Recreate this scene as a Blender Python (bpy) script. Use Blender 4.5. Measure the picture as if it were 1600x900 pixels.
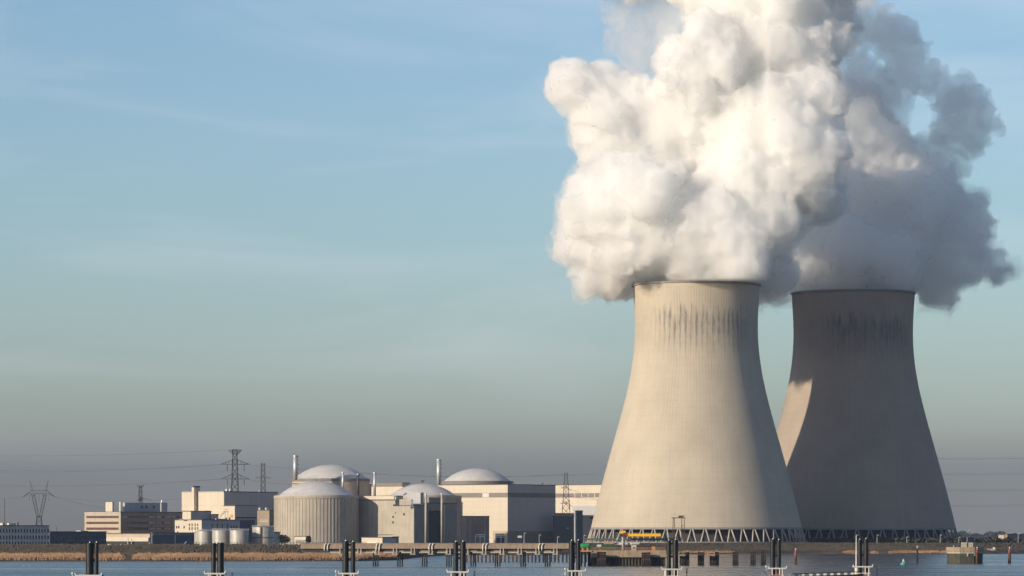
import bpy, math, random
import numpy as np
import openvdb
from mathutils import Vector, Matrix

random.seed(7)
sc = bpy.context.scene
for o in list(bpy.data.objects):
    bpy.data.objects.remove(o)
col = sc.collection
R = math.radians

# ------------------------------------------------------------------ camera
F = 5736.0            # focal length in photograph pixels (1600 wide)
CAM_Z = 14.0          # eye above the water
HOR = 828.0           # eye level in the photograph
cd = bpy.data.cameras.new('camera')
cam = bpy.data.objects.new('camera', cd)
col.objects.link(cam)
cam.location = (0, 0, CAM_Z)
cam.rotation_euler = (R(90), 0, 0)
cd.sensor_width = 36.0
cd.lens = F / 1600.0 * 36.0
cd.shift_y = (HOR - 450.0) / 1600.0
cd.clip_start = 1.0
cd.clip_end = 60000.0
sc.camera = cam

# ------------------------------------------------------------------ light
SUN_AZ, SUN_EL = 52.0, 15.0      # sun to the left of and behind the camera
S = Vector((-math.sin(R(SUN_AZ)) * math.cos(R(SUN_EL)), -math.cos(R(SUN_AZ)) * math.cos(R(SUN_EL)), math.sin(R(SUN_EL))))
ld = bpy.data.lights.new('sun', 'SUN')
ld.energy = 5.0
ld.angle = R(0.53)
ld.color = (1.0, 0.85, 0.63)
sun = bpy.data.objects.new('sun', ld)
col.objects.link(sun)
sun.rotation_euler = S.to_track_quat('Z', 'Y').to_euler()
sun.location = S * 3000

wd = bpy.data.worlds.new('World')
sc.world = wd
wd.use_nodes = True
nt = wd.node_tree
for n in list(nt.nodes):
    nt.nodes.remove(n)
wo = nt.nodes.new('ShaderNodeOutputWorld')
bg = nt.nodes.new('ShaderNodeBackground')
sky = nt.nodes.new('ShaderNodeTexSky')
sky.sky_type = 'NISHITA'
sky.sun_disc = False
sky.sun_elevation = R(SUN_EL)
sky.sun_rotation = R(180 + SUN_AZ)
sky.air_density = 1.0
sky.dust_density = 0.3
sky.ozone_density = 3.4
bg.inputs['Strength'].default_value = 0.115
# thin high cirrus: the sky itself, slightly whiter in long streaks
tc = nt.nodes.new('ShaderNodeTexCoord')
mp = nt.nodes.new('ShaderNodeMapping')
mp.inputs['Rotation'].default_value = (0, R(-9), 0)
mp.inputs['Scale'].default_value = (7, 7, 38)
nz = nt.nodes.new('ShaderNodeTexNoise')
nz.inputs['Scale'].default_value = 1.0
nz.inputs['Detail'].default_value = 6.0
nz.inputs['Roughness'].default_value = 0.55
nz.inputs['Distortion'].default_value = 0.6
rp = nt.nodes.new('ShaderNodeMapRange')
rp.inputs['From Min'].default_value = 0.45
rp.inputs['From Max'].default_value = 0.80
rp.inputs['To Min'].default_value = 0.0
rp.inputs['To Max'].default_value = 0.30
mx = nt.nodes.new('ShaderNodeMix')
mx.data_type = 'RGBA'
mx.inputs['B'].default_value = (7.5, 7.6, 8.0, 1)
nt.links.new(tc.outputs['Generated'], mp.inputs['Vector'])
nt.links.new(mp.outputs['Vector'], nz.inputs['Vector'])
nt.links.new(nz.outputs['Fac'], rp.inputs['Value'])
nt.links.new(rp.outputs['Result'], mx.inputs['Factor'])
nt.links.new(sky.outputs['Color'], mx.inputs['A'])
nt.links.new(mx.outputs['Result'], bg.inputs['Color'])
nt.links.new(bg.outputs['Background'], wo.inputs['Surface'])

vs = sc.view_settings
sc.display_settings.display_device = 'sRGB'
vs.view_transform = 'Standard'
vs.look = 'None'
vs.gamma = 1.0
vs.use_curve_mapping = False
vs.exposure = 0.32
cy = sc.cycles
cy.max_bounces = 24
cy.diffuse_bounces = 3
cy.glossy_bounces = 3
cy.volume_bounces = 20
cy.transparent_max_bounces = 64
cy.use_adaptive_sampling = True
cy.adaptive_threshold = 0.02
cy.use_denoising = True
cy.caustics_reflective = False
cy.caustics_refractive = False


# ------------------------------------------------------------------ helpers
def at(px, py, d):
    """The point at distance d seen at photograph pixel (px, py)."""
    return Vector(((px - 800.0) * d / F, d, CAM_Z + (HOR - py) * d / F))


def X(px, d):
    return (px - 800.0) * d / F


def Z(py, d):
    return CAM_Z + (HOR - py) * d / F


GROUND = 5.0          # the plant stands on polder 5 m above this water level


def nodes_of(name):
    m = bpy.data.materials.new(name)
    m.use_nodes = True
    t = m.node_tree
    return m, t, t.nodes['Principled BSDF']


def N(t, kind, **kw):
    n = t.nodes.new('ShaderNode' + kind)
    for k, v in kw.items():
        if hasattr(n, k):
            setattr(n, k, v)
        else:
            n.inputs[k.replace('_', ' ')].default_value = v
    return n


def mat(name, c, rough=0.8, var=0.16, scale=0.25, streak=0.0, metallic=0.0, bump=0.0, spec=0.3, panel=0.0):
    """Weathered material: two noise layers in world metres, optional rain streaks."""
    m, t, p = nodes_of(name)
    g = t.nodes.new('ShaderNodeNewGeometry')
    n1 = N(t, 'TexNoise', Scale=scale, Detail=6.0, Roughness=0.6)
    t.links.new(g.outputs['Position'], n1.inputs['Vector'])
    r1 = N(t, 'MapRange')
    r1.inputs['From Min'].default_value = 0.3
    r1.inputs['From Max'].default_value = 0.7
    r1.inputs['To Min'].default_value = 1.0 - var
    r1.inputs['To Max'].default_value = 1.0 + var * 0.6
    t.links.new(n1.outputs['Fac'], r1.inputs['Value'])
    fac = r1.outputs['Result']
    if streak:
        mpn = N(t, 'Mapping')
        mpn.inputs['Scale'].default_value = (0.9, 0.9, 0.05)
        n2 = N(t, 'TexNoise', Scale=1.0, Detail=5.0, Roughness=0.65)
        t.links.new(g.outputs['Position'], mpn.inputs['Vector'])
        t.links.new(mpn.outputs['Vector'], n2.inputs['Vector'])
        r2 = N(t, 'MapRange')
        r2.inputs['From Min'].default_value = 0.35
        r2.inputs['From Max'].default_value = 0.65
        r2.inputs['To Min'].default_value = 1.0 - streak
        r2.inputs['To Max'].default_value = 1.0
        t.links.new(n2.outputs['Fac'], r2.inputs['Value'])
        mu = N(t, 'Math', operation='MULTIPLY')
        t.links.new(fac, mu.inputs[0])
        t.links.new(r2.outputs['Result'], mu.inputs[1])
        fac = mu.outputs[0]
    if panel:                                # sheet joints along the walls of the plant's grid
        for vec, step in (((-0.2456, 1.3927, 0), 5.5), ((0, 0, 1), 4.2)):
            dp = N(t, 'VectorMath', operation='DOT_PRODUCT')
            t.links.new(g.outputs['Position'], dp.inputs[0])
            dp.inputs[1].default_value = vec
            q1 = N(t, 'Math', operation='MULTIPLY')
            q1.inputs[1].default_value = 1.0 / step
            q2 = N(t, 'Math', operation='FRACT')
            q3 = N(t, 'Math', operation='LESS_THAN')
            q3.inputs[1].default_value = 0.07
            q4 = N(t, 'Math', operation='MULTIPLY_ADD')
            q4.inputs[1].default_value = -panel
            q4.inputs[2].default_value = 1.0
            q5 = N(t, 'Math', operation='MULTIPLY')
            t.links.new(dp.outputs['Value'], q1.inputs[0])
            t.links.new(q1.outputs[0], q2.inputs[0])
            t.links.new(q2.outputs[0], q3.inputs[0])
            t.links.new(q3.outputs[0], q4.inputs[0])
            t.links.new(q4.outputs[0], q5.inputs[0])
            t.links.new(fac, q5.inputs[1])
            fac = q5.outputs[0]
    vm = N(t, 'VectorMath', operation='SCALE')
    vm.inputs[0].default_value = c[:3]
    t.links.new(fac, vm.inputs['Scale'])
    t.links.new(vm.outputs['Vector'], p.inputs['Base Color'])
    p.inputs['Roughness'].default_value = rough
    p.inputs['Metallic'].default_value = metallic
    p.inputs['Specular IOR Level'].default_value = spec
    if bump:
        b = N(t, 'Bump', Strength=bump, Distance=0.3)
        t.links.new(n1.outputs['Fac'], b.inputs['Height'])
        t.links.new(b.outputs['Normal'], p.inputs['Normal'])
    return m


M = {}
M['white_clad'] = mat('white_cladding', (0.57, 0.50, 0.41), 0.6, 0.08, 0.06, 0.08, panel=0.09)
M['grey_shade_clad'] = mat('grey_shade_cladding', (0.40, 0.40, 0.42), 0.6, 0.10, 0.06, 0.10, panel=0.10)  # own grey of some blocks, painted shade on side walls of others
M['mid_clad'] = mat('mid_grey_cladding', (0.58, 0.55, 0.51), 0.6, 0.08, 0.08, 0.08)
M['tan'] = mat('tan_concrete', (0.46, 0.38, 0.30), 0.85, 0.12, 0.2, 0.10)
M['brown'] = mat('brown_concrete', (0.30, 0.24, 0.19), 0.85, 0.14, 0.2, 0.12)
M['conc'] = mat('pale_concrete', (0.43, 0.385, 0.32), 0.85, 0.14, 0.10, 0.18, panel=0.05)
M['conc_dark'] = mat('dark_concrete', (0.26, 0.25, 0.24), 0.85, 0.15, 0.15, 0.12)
M['dome'] = mat('dome_paint', (0.56, 0.54, 0.53), 0.6, 0.13, 0.12, 0.12)
M['band'] = mat('dark_band', (0.20, 0.18, 0.17), 0.7, 0.12, 0.2)
M['glass'] = mat('window_glass', (0.035, 0.04, 0.05), 0.12, 0.5, 0.45, spec=0.6)
M['glass_red'] = mat('tinted_glass', (0.10, 0.05, 0.05), 0.2, 0.5, 0.5, spec=0.6)
M['blind'] = mat('window_blind', (0.45, 0.42, 0.38), 0.7, 0.5, 0.8)
M['teal'] = mat('teal_cladding', (0.07, 0.10, 0.12), 0.6, 0.15, 0.15)
M['blue'] = mat('blue_panel', (0.035, 0.07, 0.16), 0.5, 0.15, 0.2)
M['frame'] = mat('white_frame', (0.70, 0.68, 0.64), 0.6, 0.05, 0.3)
M['roof'] = mat('roof_felt', (0.10, 0.095, 0.09), 0.9, 0.2, 0.2)
M['steel'] = mat('galvanised_steel', (0.55, 0.55, 0.55), 0.45, 0.08, 0.2, 0.08, metallic=0.4)
M['tank'] = mat('tank_steel', (0.46, 0.44, 0.41), 0.5, 0.18, 0.3, 0.22, metallic=0.25)
M['lattice'] = mat('lattice_steel', (0.07, 0.07, 0.075), 0.6, 0.1, 0.2, metallic=0.2)
M['black'] = mat('black_coated_steel', (0.009, 0.010, 0.014), 0.45, 0.35, 0.7, 0.3, spec=0.3)
M['rust'] = mat('rusty_steel', (0.10, 0.055, 0.035), 0.85, 0.35, 0.7, 0.3)
M['timber'] = mat('wet_timber', (0.034, 0.029, 0.026), 0.8, 0.35, 0.8, 0.35)
M['quay'] = mat('quay_concrete', (0.34, 0.27, 0.19), 0.9, 0.22, 0.35, 0.3)
M['sheet'] = mat('sheet_piling', (0.07, 0.068, 0.05), 0.8, 0.3, 0.5, 0.4)
M['beam'] = mat('bridge_girder', (0.33, 0.25, 0.19), 0.85, 0.16, 0.4, 0.2)
M['whitep'] = mat('white_paint', (0.52, 0.50, 0.46), 0.5, 0.06, 0.6, 0.08)
M['yellow'] = mat('yellow_paint', (0.80, 0.42, 0.02), 0.45, 0.06, 0.5, 0.06)
M['red'] = mat('red_paint', (0.50, 0.035, 0.025), 0.5, 0.15, 0.6, 0.1)
M['faded_red'] = mat('faded_red_paint', (0.26, 0.075, 0.065), 0.7, 0.3, 0.6, 0.25)
M['cream'] = mat('cream_paint', (0.76, 0.72, 0.64), 0.6, 0.06, 0.6, 0.05)
M['green'] = mat('green_paint', (0.03, 0.25, 0.08), 0.5, 0.15, 0.6, 0.1)
M['dgreen'] = mat('dark_green_paint', (0.02, 0.08, 0.05), 0.5, 0.15, 0.6, 0.1)
M['teal_buoy'] = mat('buoy_green', (0.02, 0.35, 0.28), 0.4, 0.1, 0.6)
M['orange'] = mat('orange_paint', (0.55, 0.24, 0.08), 0.5, 0.15, 0.6, 0.1)
M['dark'] = mat('dark_interior', (0.05, 0.055, 0.06), 0.9, 0.3, 0.1)
M['leaf'] = mat('dark_leaves', (0.045, 0.055, 0.035), 0.8, 0.4, 0.3)
M['bark'] = mat('bark', (0.08, 0.06, 0.045), 0.9, 0.3, 0.5)
M['reed'] = mat('dry_reed', (0.27, 0.165, 0.095), 0.9, 0.35, 0.06)
M['wire'] = mat('wire', (0.05, 0.05, 0.052), 0.6, 0.05, 0.1)


class MB:
    """Collects shapes in world metres and links them as one mesh object."""

    def __init__(self):
        self.v, self.f = [], []

    def add(self, vs, fs):
        b = len(self.v)
        self.v += [tuple(p) for p in vs]
        self.f += [tuple(b + i for i in q) for q in fs]
        return self

    def prism(self, pts, z0, z1):
        """Vertical prism over a counter-clockwise footprint."""
        n = len(pts)
        vs = [(p[0], p[1], z0) for p in pts] + [(p[0], p[1], z1) for p in pts]
        fs = [tuple(range(n - 1, -1, -1)), tuple(range(n, 2 * n))]
        fs += [(i, (i + 1) % n, n + (i + 1) % n, n + i) for i in range(n)]
        return self.add(vs, fs)

    def box(self, c, s, rz=0.0):
        ca, sa = math.cos(rz), math.sin(rz)
        pts = []
        for dx, dy in ((-1, -1), (1, -1), (1, 1), (-1, 1)):
            x, y = dx * s[0] / 2, dy * s[1] / 2
            pts.append((c[0] + x * ca - y * sa, c[1] + x * sa + y * ca))
        return self.prism(pts, c[2] - s[2] / 2, c[2] + s[2] / 2)

    def tube(self, a, b, r, n=6, r2=None):
        a, b = Vector(a), Vector(b)
        r2 = r if r2 is None else r2
        w = (b - a).normalized()
        u = w.orthogonal().normalized()
        v = w.cross(u)
        vs = []
        for p, q in ((a, r), (b, r2)):
            for i in range(n):
                t = 2 * math.pi * i / n
                vs.append(p + (u * math.cos(t) + v * math.sin(t)) * q)
        fs = [tuple(range(n - 1, -1, -1)), tuple(range(n, 2 * n))]
        fs += [(i, (i + 1) % n, n + (i + 1) % n, n + i) for i in range(n)]
        return self.add(vs, fs)

    def path(self, pts, r, n=5):
        for a, b in zip(pts[:-1], pts[1:]):
            self.tube(a, b, r, n)
        return self

    def lathe(self, x, y, prof, n=48, cap0=True, cap1=True):
        """Surface of revolution about a vertical axis; prof lists (radius, z)."""
        vs, fs = [], []
        for r, z in prof:
            for i in range(n):
                t = 2 * math.pi * i / n
                vs.append((x + r * math.cos(t), y + r * math.sin(t), z))
        for k in range(len(prof) - 1):
            for i in range(n):
                j = (i + 1) % n
                fs.append((k * n + i, k * n + j, (k + 1) * n + j, (k + 1) * n + i))
        if cap0:
            fs.append(tuple(range(n - 1, -1, -1)))
        if cap1:
            b = (len(prof) - 1) * n
            fs.append(tuple(b + i for i in range(n)))
        return self.add(vs, fs)

    def build(self, name, m, parent=None, smooth=False, bevel=0.0):
        me = bpy.data.meshes.new(name)
        off = Vector((0, 0, 0))
        p = parent
        while p is not None:
            off += p.location
            p = p.parent
        if parent is None and self.v:
            a = np.array(self.v)
            off = Vector(((a[:, 0].min() + a[:, 0].max()) / 2, (a[:, 1].min() + a[:, 1].max()) / 2, a[:, 2].min()))
        me.from_pydata([tuple(Vector(q) - off) for q in self.v], [], self.f)
        me.materials.append(m)
        if smooth:
            me.polygons.foreach_set('use_smooth', [True] * len(me.polygons))
        me.update()
        o = bpy.data.objects.new(name, me)
        if parent is None:
            o.location = off
        else:
            o.parent = parent
        col.objects.link(o)
        if bevel:
            b = o.modifiers.new('edge', 'BEVEL')
            b.width = bevel
            b.segments = 2
            b.limit_method = 'ANGLE'
        return o


def tag(o, label, cat, group=None, kind=None):
    if label:
        o['label'] = label
    if cat:
        o['category'] = cat
    if group:
        o['group'] = group
    if kind:
        o['kind'] = kind
    return o


def thing(name, label, cat, loc, group=None, kind=None):
    o = bpy.data.objects.new(name, None)
    o.location = loc
    o.empty_display_size = 2.0
    col.objects.link(o)
    return tag(o, label, cat, group, kind)


def copy_tree(o, parent=None, loc=None):
    kids = [c for c in bpy.data.objects if c.parent == o]
    c = o.copy()
    col.objects.link(c)
    if parent is not None:
        c.parent = parent
    if loc is not None:
        c.location = loc
    for k in kids:
        copy_tree(k, c)
    return c

# ------------------------------------------------------------------ land, water, air
EARTH = 7.4e6         # earth radius with refraction: the land drops away to its horizon
shore = [(-900, 1640), (-300, 1640), (0, 1640), (180, 1645), (240, 1640), (420, 1640), (560, 1655), (620, 1700), (650, 1840), (700, 2040),
         (1050, 2100), (1250, 2150), (1310, 2125), (1480, 2113), (1540, 2140), (1600, 2150), (2500, 2150)]


def shore_d(px):
    return float(np.interp(px, [a for a, _ in shore], [b for _, b in shore]))


m, t, p = nodes_of('river_water')
g = t.nodes.new('ShaderNodeNewGeometry')
mp1 = N(t, 'Mapping')
mp1.inputs['Scale'].default_value = (0.35, 0.16, 1)
w1 = N(t, 'TexNoise', Scale=1.0, Detail=5.0, Roughness=0.62)
mp2 = N(t, 'Mapping')
mp2.inputs['Scale'].default_value = (0.0028, 0.018, 1)
w2 = N(t, 'TexNoise', Scale=1.0, Detail=3.0, Roughness=0.5)
for a, b in ((mp1, w1), (mp2, w2)):
    t.links.new(g.outputs['Position'], a.inputs['Vector'])
    t.links.new(a.outputs['Vector'], b.inputs['Vector'])
bp = N(t, 'Bump', Strength=1.0, Distance=0.55)
calm = N(t, 'MapRange')
for k_, q_ in zip(('From Min', 'From Max', 'To Min', 'To Max'), (0.42, 0.58, 1.0, 0.22)):
    calm.inputs[k_].default_value = q_
t.links.new(w2.outputs['Fac'], calm.inputs['Value'])
t.links.new(calm.outputs['Result'], bp.inputs['Strength'])
t.links.new(w1.outputs['Fac'], bp.inputs['Height'])
t.links.new(bp.outputs['Normal'], p.inputs['Normal'])
rr = N(t, 'MapRange')
rr.inputs['From Min'].default_value = 0.35
rr.inputs['From Max'].default_value = 0.65
rr.inputs['To Min'].default_value = 0.16
rr.inputs['To Max'].default_value = 0.30
t.links.new(w2.outputs['Fac'], rr.inputs['Value'])
t.links.new(rr.outputs['Result'], p.inputs['Roughness'])
p.inputs['Base Color'].default_value = (0.04, 0.043, 0.047, 1)
p.inputs['IOR'].default_value = 1.33
M['water'] = m

wm = MB()
wm.add([(-2500, -300, 0), (2500, -300, 0), (2500, 2700, 0), (-2500, 2700, 0)], [(0, 1, 2, 3)])
tag(wm.build('water', M['water']), 'choppy blue grey river in front of the power plant', 'river', None, 'structure')

# land: bank, dike and polder as one sheet lofted along the shoreline
m, t, p = nodes_of('bank_ground')
g = t.nodes.new('ShaderNodeNewGeometry')
n1 = N(t, 'TexNoise', Scale=0.05, Detail=8.0, Roughness=0.7)
mpn = N(t, 'Mapping')
mpn.inputs['Scale'].default_value = (1.0, 2.2, 6.0)
t.links.new(g.outputs['Position'], mpn.inputs['Vector'])
t.links.new(mpn.outputs['Vector'], n1.inputs['Vector'])
cr = t.nodes.new('ShaderNodeValToRGB')
cr.color_ramp.elements[0].position = 0.33
cr.color_ramp.elements[0].color = (0.036, 0.034, 0.028, 1)
cr.color_ramp.elements[1].position = 0.68
cr.color_ramp.elements[1].color = (0.14, 0.105, 0.072, 1)
e = cr.color_ramp.elements.new(0.5)
e.color = (0.075, 0.062, 0.046, 1)
t.links.new(n1.outputs['Fac'], cr.inputs['Fac'])
t.links.new(cr.outputs['Color'], p.inputs['Base Color'])
bp = N(t, 'Bump', Strength=0.6, Distance=0.6)
t.links.new(n1.outputs['Fac'], bp.inputs['Height'])
t.links.new(bp.outputs['Normal'], p.inputs['Normal'])
p.inputs['Roughness'].default_value = 0.95
p.inputs['Specular IOR Level'].default_value = 0.1
M['bank'] = m

profile = [(-6, -0.6), (0, 0.05), (5, 0.9), (18, 1.8), (34, 2.6), (44, 3.2), (58, 5.4), (66, 6.3), (71, 6.4), (80, 5.6), (95, GROUND)]
cols_px = list(range(-900, 2501, 12))
vs, fs = [], []
rows = len(profile)
far = [2800, 4000, 6000, 9000, 14000]
rng = random.Random(3)
for px in cols_px:
    d0 = shore_d(px) + rng.uniform(-1.5, 1.5)
    for off, z in profile:
        d = d0 + off
        vs.append((X(px, d), d, z + (rng.uniform(-.25, .25) if 10 < off < 60 else 0)))
    for d in far:
        k = (px - 800) / F
        vs.append((k * d * (1 + max(0, d - 2800) / 6000), d, GROUND - max(0, d * d - 2800 ** 2) / (2 * EARTH)))
nr = rows + len(far)
for i in range(len(cols_px) - 1):
    for j in range(nr - 1):
        fs.append((i * nr + j, (i + 1) * nr + j, (i + 1) * nr + j + 1, i * nr + j + 1))
lm = MB()
lm.add(vs, fs)
tag(lm.build('ground', M['bank']), 'grassy river dike and flat polder carrying the power plant', 'ground', None, 'structure')

m, t, p = nodes_of('haze_air')
t.nodes.remove(p)
pv = t.nodes.new('ShaderNodeVolumePrincipled')
pv.inputs['Color'].default_value = (0.47, 0.455, 0.56, 1)
pv.inputs['Density'].default_value = 6.1e-5
pv.inputs['Anisotropy'].default_value = 0.65
t.links.new(pv.outputs['Volume'], t.nodes['Material Output'].inputs['Volume'])
hz = MB()
hz.prism([(-12000, -400), (12000, -400), (12000, 28000), (-12000, 28000)], -9.5, 490.0)
tag(hz.build('haze', m), 'pale haze in the air over river and plant', 'haze', None, 'stuff')

# ------------------------------------------------------------------ cooling towers
TD = 2400.0
TX = X(1088, TD)
PROF = [(826, 165.0), (800, 158.8), (762, 149.0), (713, 135.7), (664, 121.9), (640, 115.4), (616, 109.4), (590, 103.8), (567, 100.0), (545, 97.4), (525, 96.2),
        (505, 96.0), (490, 96.4), (475, 97.2), (460, 98.2), (446, 99.2)]
prof_zr = [(Z(y, TD), r * TD / F) for y, r in PROF]
pz = np.array([a for a, _ in prof_zr])
pr = np.array([b for _, b in prof_zr])
LINTEL, RIM = float(pz[0]), float(pz[-1])


def tower_r(z):
    return float(np.interp(z, pz, pr))


def shell_mesh():
    # smooth the traced outline with a cubic fit so the shell curves evenly
    co = np.polyfit(pz, pr, 6)
    zz = np.linspace(LINTEL, RIM, 64)
    rr_ = np.polyval(co, zz)
    return [(float(a), float(b)) for a, b in zip(rr_, zz)]


m, t, p = nodes_of('tower_concrete')
tcn = t.nodes.new('ShaderNodeTexCoord')
sx = t.nodes.new('ShaderNodeSeparateXYZ')
t.links.new(tcn.outputs['Object'], sx.inputs['Vector'])


def MA(op, a, b=None, c=None):
    n = t.nodes.new('ShaderNodeMath')
    n.operation = op
    for i, q in enumerate((a, b, c)):
        if q is None:
            continue
        if isinstance(q, (int, float)):
            n.inputs[i].default_value = q
        else:
            t.links.new(q, n.inputs[i])
    return n.outputs[0]


def MR(v, a, b, c, d):
    n = t.nodes.new('ShaderNodeMapRange')
    t.links.new(v, n.inputs['Value'])
    for k, q in zip(('From Min', 'From Max', 'To Min', 'To Max'), (a, b, c, d)):
        n.inputs[k].default_value = q
    return n.outputs['Result']


def NO(vec, sc_, det=4.0, ro=0.6):
    n = N(t, 'TexNoise', Scale=sc_, Detail=det, Roughness=ro)
    t.links.new(vec, n.inputs['Vector'])
    return n.outputs['Fac']


def CV(x, y, z):
    n = t.nodes.new('ShaderNodeCombineXYZ')
    for i, q in enumerate((x, y, z)):
        if isinstance(q, (int, float)):
            n.inputs[i].default_value = q
        else:
            t.links.new(q, n.inputs[i])
    return n.outputs[0]


zc = sx.outputs['Z']
ang = MA('ARCTAN2', sx.outputs['X'], MA('MULTIPLY', sx.outputs['Y'], -1.0))       # 0 faces the river
RIBS = 140.0
ribc = MA('MULTIPLY', ang, RIBS / (2 * math.pi))
fr = MA('FRACT', MA('ADD', ribc, 200.0))
tri = MA('ABSOLUTE', MA('SUBTRACT', fr, 0.5))                   # 0.5 at the joint
line = MR(tri, 0.36, 0.5, 0.0, 1.0)
cell = MA('FLOOR', MA('ADD', ribc, 200.0))
wn = t.nodes.new('ShaderNodeTexWhiteNoise')
wn.noise_dimensions = '1D'
t.links.new(cell, wn.inputs['W'])
cellr = wn.outputs['Value']
# weathering: joints, lifts, broad patches, rain streaks, and the black band of streaks below the rim
patch = NO(tcn.outputs['Object'], 0.035, 5.0, 0.6)
fine = NO(CV(MA('MULTIPLY', ang, 150.0), zc, 3.0), 0.6, 5.0, 0.7)
streak = NO(CV(MA('MULTIPLY', ang, 60.0), MA('MULTIPLY', zc, 0.03), 7.0), 1.0, 5.0, 0.65)
lift = MA('FRACT', MA('MULTIPLY', zc, 1 / 4.6))
liftl = MR(MA('ABSOLUTE', MA('SUBTRACT', lift, 0.5)), 0.42, 0.5, 0.0, 1.0)
upper = MR(zc, 50.0, 130.0, 0.06, 1.0)
v = MR(patch, 0.3, 0.7, 0.87, 1.06)
v = MA('MULTIPLY', v, MR(fine, 0.25, 0.75, 0.94, 1.05))
v = MA('MULTIPLY', v, MR(streak, 0.35, 0.7, 1.03, 0.92))
v = MA('MULTIPLY', v, MA('SUBTRACT', 1.0, MA('MULTIPLY', MA('MULTIPLY', line, upper), MA('MULTIPLY_ADD', cellr, 0.28, 0.05))))
v = MA('MULTIPLY', v, MA('SUBTRACT', 1.0, MA('MULTIPLY', liftl, 0.06)))
# soot streaks: top edge near 152 m, tails running down by differing lengths
top = MR(MA('MULTIPLY_ADD', cellr, 9.0, MA('MULTIPLY', zc, 1.0)), 150.0, 157.5, 1.0, 0.0)
tail = MR(MA('ADD', zc, MA('MULTIPLY', NO(CV(MA('MULTIPLY', ang, 22.0), 0.0, 1.0), 1.0, 3.0), -34.0)), 102.0, 140.0, 0.0, 1.0)
col_on = MR(NO(CV(MA('MULTIPLY', ang, 26.0), MA('MULTIPLY', zc, 0.07), 11.0), 1.0, 4.0, 0.7), 0.36, 0.56, 0.0, 1.0)
speck = MR(NO(CV(MA('MULTIPLY', ang, 60.0), MA('MULTIPLY', zc, 0.35), 2.0), 0.55, 5.0, 0.75), 0.34, 0.58, 0.0, 1.0)
front = MR(MA('ABSOLUTE', MA('SUBTRACT', ang, 0.08)), 0.55, 0.95, 1.0, 0.10)
fr2 = MA('FRACT', MA('ADD', MA('MULTIPLY', ribc, 0.5), 200.0))
gap = MR(MA('ABSOLUTE', MA('SUBTRACT', fr2, 0.5)), 0.16, 0.34, 1.0, 0.30)
gap.node.name = 'column_gap'
soot = MA('MULTIPLY', MA('MULTIPLY', top, tail), MA('MULTIPLY', MA('MULTIPLY_ADD', col_on, 0.75, 0.25), MA('MULTIPLY_ADD', speck, 0.7, 0.3)))
soot = MA('MINIMUM', MA('MULTIPLY', MA('MULTIPLY', soot, 2.0), MA('MULTIPLY', front, gap)), 1.0)
mxn = t.nodes.new('ShaderNodeMix')
mxn.data_type = 'RGBA'
sc1 = N(t, 'VectorMath', operation='SCALE')
sc1.name = 'concrete_colour'
sc1.inputs[0].default_value = (0.455, 0.40, 0.325)
t.links.new(v, sc1.inputs['Scale'])
t.links.new(sc1.outputs['Vector'], mxn.inputs['A'])
mxn.inputs['B'].default_value = (0.07, 0.07, 0.085, 1)
sfac = MA('MULTIPLY', soot, 0.72)
t.links.new(sfac, mxn.inputs['Factor'])
t.links.new(mxn.outputs['Result'], p.inputs['Base Color'])
bp = N(t, 'Bump', Strength=0.25, Distance=0.12)
t.links.new(MA('MULTIPLY', MA('MULTIPLY', line, upper), -1.0), bp.inputs['Height'])
t.links.new(bp.outputs['Normal'], p.inputs['Normal'])
p.inputs['Roughness'].default_value = 0.92
p.inputs['Specular IOR Level'].default_value = 0.15
M['tower'] = m

root = thing('cooling_tower', 'sunlit cream concrete cooling tower with soot streaks below its rim', 'cooling tower', (TX, TD, GROUND), 'cooling towers')
b = MB()
outer = shell_mesh()
inner = [(r - 0.9, z) for r, z in reversed(outer)]
b.lathe(TX, TD, outer + inner, 160, False, False)
shell = b.build('shell', M['tower'], root, True)
b = MB()
rt = outer[-1][0]
b.lathe(TX, TD, [(rt + 0.05, RIM - 0.9), (rt + 0.75, RIM - 0.7), (rt + 0.75, RIM + 0.35), (rt - 1.5, RIM + 0.35), (rt - 1.5, RIM - 0.4)], 160, False, False)
b.build('rim', M['conc_dark'], root, False)
b = MB()
r0 = outer[0][0]
b.lathe(TX, TD, [(r0 - 1.3, LINTEL - 0.5), (r0 + 0.10, LINTEL - 0.5), (r0 + 0.03, LINTEL + 0.8)], 160, False, False)
b.build('lintel', M['conc_dark'], root, False)
b = MB()
b.lathe(TX, TD, [(r0 - 7.0, GROUND), (r0 - 7.0, LINTEL + 3.0)], 96, False, True)
b.build('packing', M['dark'], root)
b = MB()
b.lathe(TX, TD, [(r0 + 3.8, GROUND), (r0 + 3.8, GROUND + 1.5), (r0 + 3.3, GROUND + 1.5), (r0 + 3.3, GROUND + 0.2)], 96, False, False)
b.build('basin', M['conc_dark'], root)
NL = 52
for i in range(NL):
    a = 2 * math.pi * (i + 0.25) / NL
    w = 2 * math.pi / NL * 0.36
    b = MB()
    for s in (-1, 1):
        a0, a1 = a + s * w * 0.18, a + s * w
        rb = r0 + 2.6
        b.tube((TX + rb * math.cos(a1), TD + rb * math.sin(a1), GROUND), (TX + (r0 - .3) * math.cos(a0), TD + (r0 - .3) * math.sin(a0), LINTEL - 0.3), 0.52, 8, 0.46)
    b.build('leg_pair', M['conc'], root, True)
for a in (-172, -92, -28, 60, 130):
    b = MB()
    q = (TX + rt * math.cos(R(a)), TD + rt * math.sin(R(a)))
    b.tube((q[0], q[1], RIM), (q[0], q[1], RIM + 1.7), 0.2)
    b.box((q[0], q[1], RIM + 1.9), (0.7, 0.7, 0.6))
    b.build('beacon', M['lattice'], root)
T2D = 2550.0
T2X = X(1333, T2D)
t2 = copy_tree(root, None, (T2X, T2D, GROUND - 0.6))
t2['label'] = 'cooling tower standing behind the other one, mostly in its shadow'
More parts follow.
